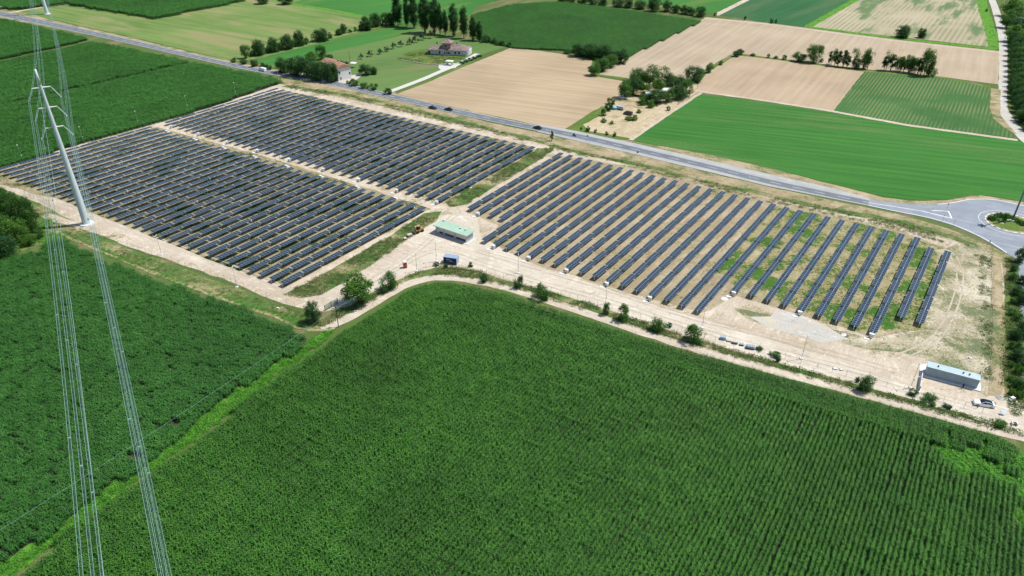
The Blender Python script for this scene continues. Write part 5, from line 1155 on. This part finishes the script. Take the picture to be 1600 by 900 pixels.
# villa
F0, F1 = at(671.7, 85), at(728.5, 88); dv = F1 - F0; Lv = dv.length; yw = math.atan2(dv.y, dv.x)
vi = empty('villa', (F0 + F1) / 2, yw, label='sprawling pale villa with pinkish hipped roofs and a central raised tower', cat='house')
q = Lv / 2; eh = 3.3
mb = MB().mat(MT['stucco_grey'])
mb.box((-q * .58, 4.5, eh / 2), (q * .78, 9, eh)).box((q * .42, 6, eh / 2), (q * 1.16, 11, eh)).box((-q * .06, 1.6, eh / 2 - .2), (q * .36, 3, eh - .4)).prism([(q * .75, .5), (q, .6), (q * 1.14, 3.0), (q * 1.14, 9), (q * .9, 11), (q * .75, 11)], 0, eh - .01)
mb.build('wall', vi)
tw = MB().mat(MT['brick']).box((-q * .10, 4.6, 3.7), (q * .46, 6.8, 7.2)).build('tower_wall', vi)
rf = hip(MB().mat(MT['tile_pink']), -q * .64, 4.5, q * .95, 9.5, eh + .02, 1.9, .7); hip(rf, q * .45, 6, q * 1.15, 11, eh + .05, 2.6, .7); hip(rf, -q * .10, 4.6, q * .46, 6.8, 7.35, 1.9, .7)
rf = rf.build('roof', vi)
for x_, y_ in ((-q * .72, 6), (q * .35, 7), (q * .08, 8)): MB().mat(MT['darkmetal']).box((x_, y_, eh + 2.6), (.6, .6, 1.3)).build('chimney', rf)
for x_ in (q * .40, q * .60): window(vi, x_, .47, 1.7, 1.1, 1.5)
for x_ in (-q * .18, -q * .06, .02 * q, .09 * q): window(vi, x_, .07, 1.5, .7, 1.3)
window(vi, -q * .14, 1.17, 5.6, 1.8, 1.4); window(vi, -q * .45, -.03, 1.5, 1.0, 1.9); window(vi, q * 1.05, 1.5, 1.5, .8, 1.2, 'y')
for y_ in (.3, 4, 8): MB().mat(MT['stucco']).tube((-q * 1.13, y_, 0), (-q * 1.13, y_, eh), .15, .15, 8).build('porch_column', vi)
c = at(702.5, 101.5); g = empty('entrance_portico', c, -.3, label='small gate canopy on pillars at the villa drive', cat='gate')
for i in (-1, 1):
    for j in (-1, 1): MB().mat(MT['stucco_grey']).box((i * 1.7, j * .9, 1.2), (.5, .5, 2.4)).build('pillar', g)
hip(MB().mat(MT['stucco']), 0, 0, 4, 2.4, 2.5, .6, .4).build('roof', g)
pts = densify(catmull(w2([(621, 93), (650, 98.5), (672, 101), (698, 102)]), 4), 4, 0, False); pts2 = densify(w2([(707, 102), (722, 98), (740, 91)]), 4, 0, False)
for pp, l in ((pts, 'low garden fence with pale base left of the villa gate'), (pts2, 'low garden wall right of the villa gate along the drive')):
    f_ = empty('garden_fence', (pp[0].x, pp[0].y, 0), 0, label=l, cat='fence'); o0 = pp[0]
    mb = MB().mat(MT['concrete'])
    for p_, q_ in zip(pp, pp[1:]): d_ = q_ - p_; m_ = (p_ + q_) / 2 - o0; mb.box((m_.x, m_.y, .22), (d_.length, .25, .44), math.atan2(d_.y, d_.x))
    mb.build('base_wall', f_); pm = MB().mat(MT['bark']).box((0, 0, .8), (.12, .12, 1.2)).mesh('fence_post')
    for p_ in pp: mobj('fence_post', pm, f_, (p_.x - o0.x, p_.y - o0.y, 0))
c = at(1598, 36); o = empty('shed', c, .3, label='grey blue roofed shed half hidden behind the woodland, right edge', cat='shed'); MB().mat(MT['wall_grey']).box((0, 4, 1.5), (9, 7, 3)).build('wall', o); MB().mat(MT['paleblue']).box((0, 4, 3.1), (10, 8, .2)).build('roof', o)
# white hedge wall / hedge by villa drive
crv = densify(w2([(722, 99), (738, 93), (752, 87.5)]), 2.2, 0, False)
for i, p in enumerate(crv):
    if i % 2 == 0: 
        L_, h0_, w0_ = KIND['darkbush']; r_ = empty('hedge_bush', (p.x, p.y, 0), i, label='clipped dark hedge bush, %s from the gate along the villa drive' % ordinal(i // 2 + 1), cat='bush', group='hedge along the villa drive'); r_.scale = (1.1, 1.1, .5); mobj('crown', L_[i % 3][0], r_)

# ------------------------------------------------------------------ roundabout and road furniture
ic = Vector((183.7, 241.2)); rad = 8.2
def disc(r, n=48): return [Vector((ic.x + r * math.cos(k / n * 6.2832), ic.y + r * math.sin(k / n * 6.2832))) for k in range(n)]
flat('roundabout_island', disc(rad), .16, MT['dry']); flat('island_grass', disc(rad - 1.3), .18, MT['grass'])
mb = MB(); n = 40
for k in range(n):
    a0, a1 = k / n * 6.2832, (k + 1) / n * 6.2832; mb.mat(MT['white'] if k % 2 else MT['dirt'])
    P4 = [(rr * math.cos(a), rr * math.sin(a)) for rr, a in ((rad - .1, a0), (rad + .45, a0), (rad + .45, a1), (rad - .1, a1))]
    mb.prism(P4, 0, .2)
o = mb.build('island_kerb', loc=(ic.x, ic.y, .0)); o['kind'] = 'structure'
pr = [Vector((ic.x + 10.6 * math.cos(k / 60 * 6.2832), ic.y + 10.6 * math.sin(k / 60 * 6.2832))) for k in range(61)]
line_marks('ring_marking', pr, .18)
hb = [(1547, 338), (1551, 336.5), (1556, 335), (1562, 334.5), (1568, 335), (1573, 336), (1578, 338), (1584, 340), (1589, 342.5), (1593, 345), (1597, 347.5), (1550, 340), (1556, 339)]
for i, (x, y) in enumerate(hb): tree('bush' if i != 5 else 'lightbush', x, y + 5, y - 2, 9, 'clipped island hedge bush, %s from the left end of the roundabout hedge' % ordinal(i + 1), 'clipped bushes of the roundabout hedge')
tree('light', 1568, 347, 333.5, 7.5, 'small bright round tree on the roundabout island')
MBo = rubble(1565, 349, 1.2, .5, 12, 'grey boulders under the small tree on the roundabout island', 'greygravel', 'boulders')
lm = empty('lighting_mast', at(1581, 346), 0, label='very tall dark grey lighting mast on the roundabout island', cat='lamp mast')
MB().mat(MT['whiteconc']).box((0, 0, .3), (1.6, 1.2, .6)).box((-1.3, .5, .2), (.8, .7, .5)).build('footing', lm)
MT['mastgrey'] = plain('mast_grey', (.16, .20, .25), .5, .3)
MB().mat(MT['mastgrey']).tube((0, 0, 0), (0, 0, 25.5), .34, .16, 12).build('mast_pole', lm)
MB().mat(MT['mastgrey']).tube((0, 0, 24.8), (0, 0, 25.1), 1.0, 1.0, 16).build('lamp_ring', lm)
for k in range(6): a = k * 1.047; MB().mat(MT['darkmetal']).box((1.3 * math.cos(a), 1.3 * math.sin(a), 24.9), (.7, .5, .3), a).build('floodlight', lm)
def sign(x, y, h, label, kd='disc', yaw=0, col='white'):
    s = empty('road_sign', at(x, y), yaw, label=label, cat='road sign'); MB().mat(MT['steel']).tube((0, 0, 0), (0, 0, h), .05, .05, 6).build('sign_post', s)
    if kd == 'disc': MB().mat(MT[col]).tube((0, -.08, h - .35), (0, -.04, h - .35), .38, .38, 16).build('sign_plate', s)
    else: MB().mat(MT[col]).box((0, -.08, h - .5), (1.6 if kd == 'wide' else .8, .05, 1.0 if kd == 'wide' else .7)).build('sign_plate', s)
sign(1478, 330, 3.4, 'dark-backed round sign at the tip of the traffic island', 'disc', .6, 'darkmetal'); sign(1455, 333, 2.4, 'thin sign post at the narrow end of the traffic island', 'disc', .6, 'steel')
sign(1472, 346.5, 3.0, 'thin road sign on the near kerb before the roundabout, left one', 'disc', .6, 'steel'); sign(1489, 354.5, 3.0, 'thin road sign on the near kerb before the roundabout, right one', 'disc', .6, 'steel')
sign(1545, 381.5, 1.6, 'short dark marker post on the near edge of the roundabout road', 'rect', .6, 'darkmetal'); sign(917.5, 219.5, 2.6, 'thin dark sign post on the main road edge by the lot', 'disc', .2, 'darkmetal')
sign(996, 240, 1.2, 'short dark post on the near edge of the main road', 'rect', .2, 'darkmetal'); sign(4, 18, 4.2, 'white sign board on a post at the road in the top left corner', 'wide', -.2, 'white')
sign(417, 107.5, 2.0, 'small pale post by the roadside bushes', 'rect', 0, 'cream')
wood_pole(372, 102.5, 7.5, 'thin pole beside the main road at the left end of the dark trees', 'pole', 'steel', .1); wood_pole(858.5, 221, 6, 'pale leaning pole beside the narrow cypress in the verge', 'pole', 'steel', .08)
wood_pole(547, 97, 7, 'bare thin pole behind the farmhouse canopy', 'pole', 'bark', .12)
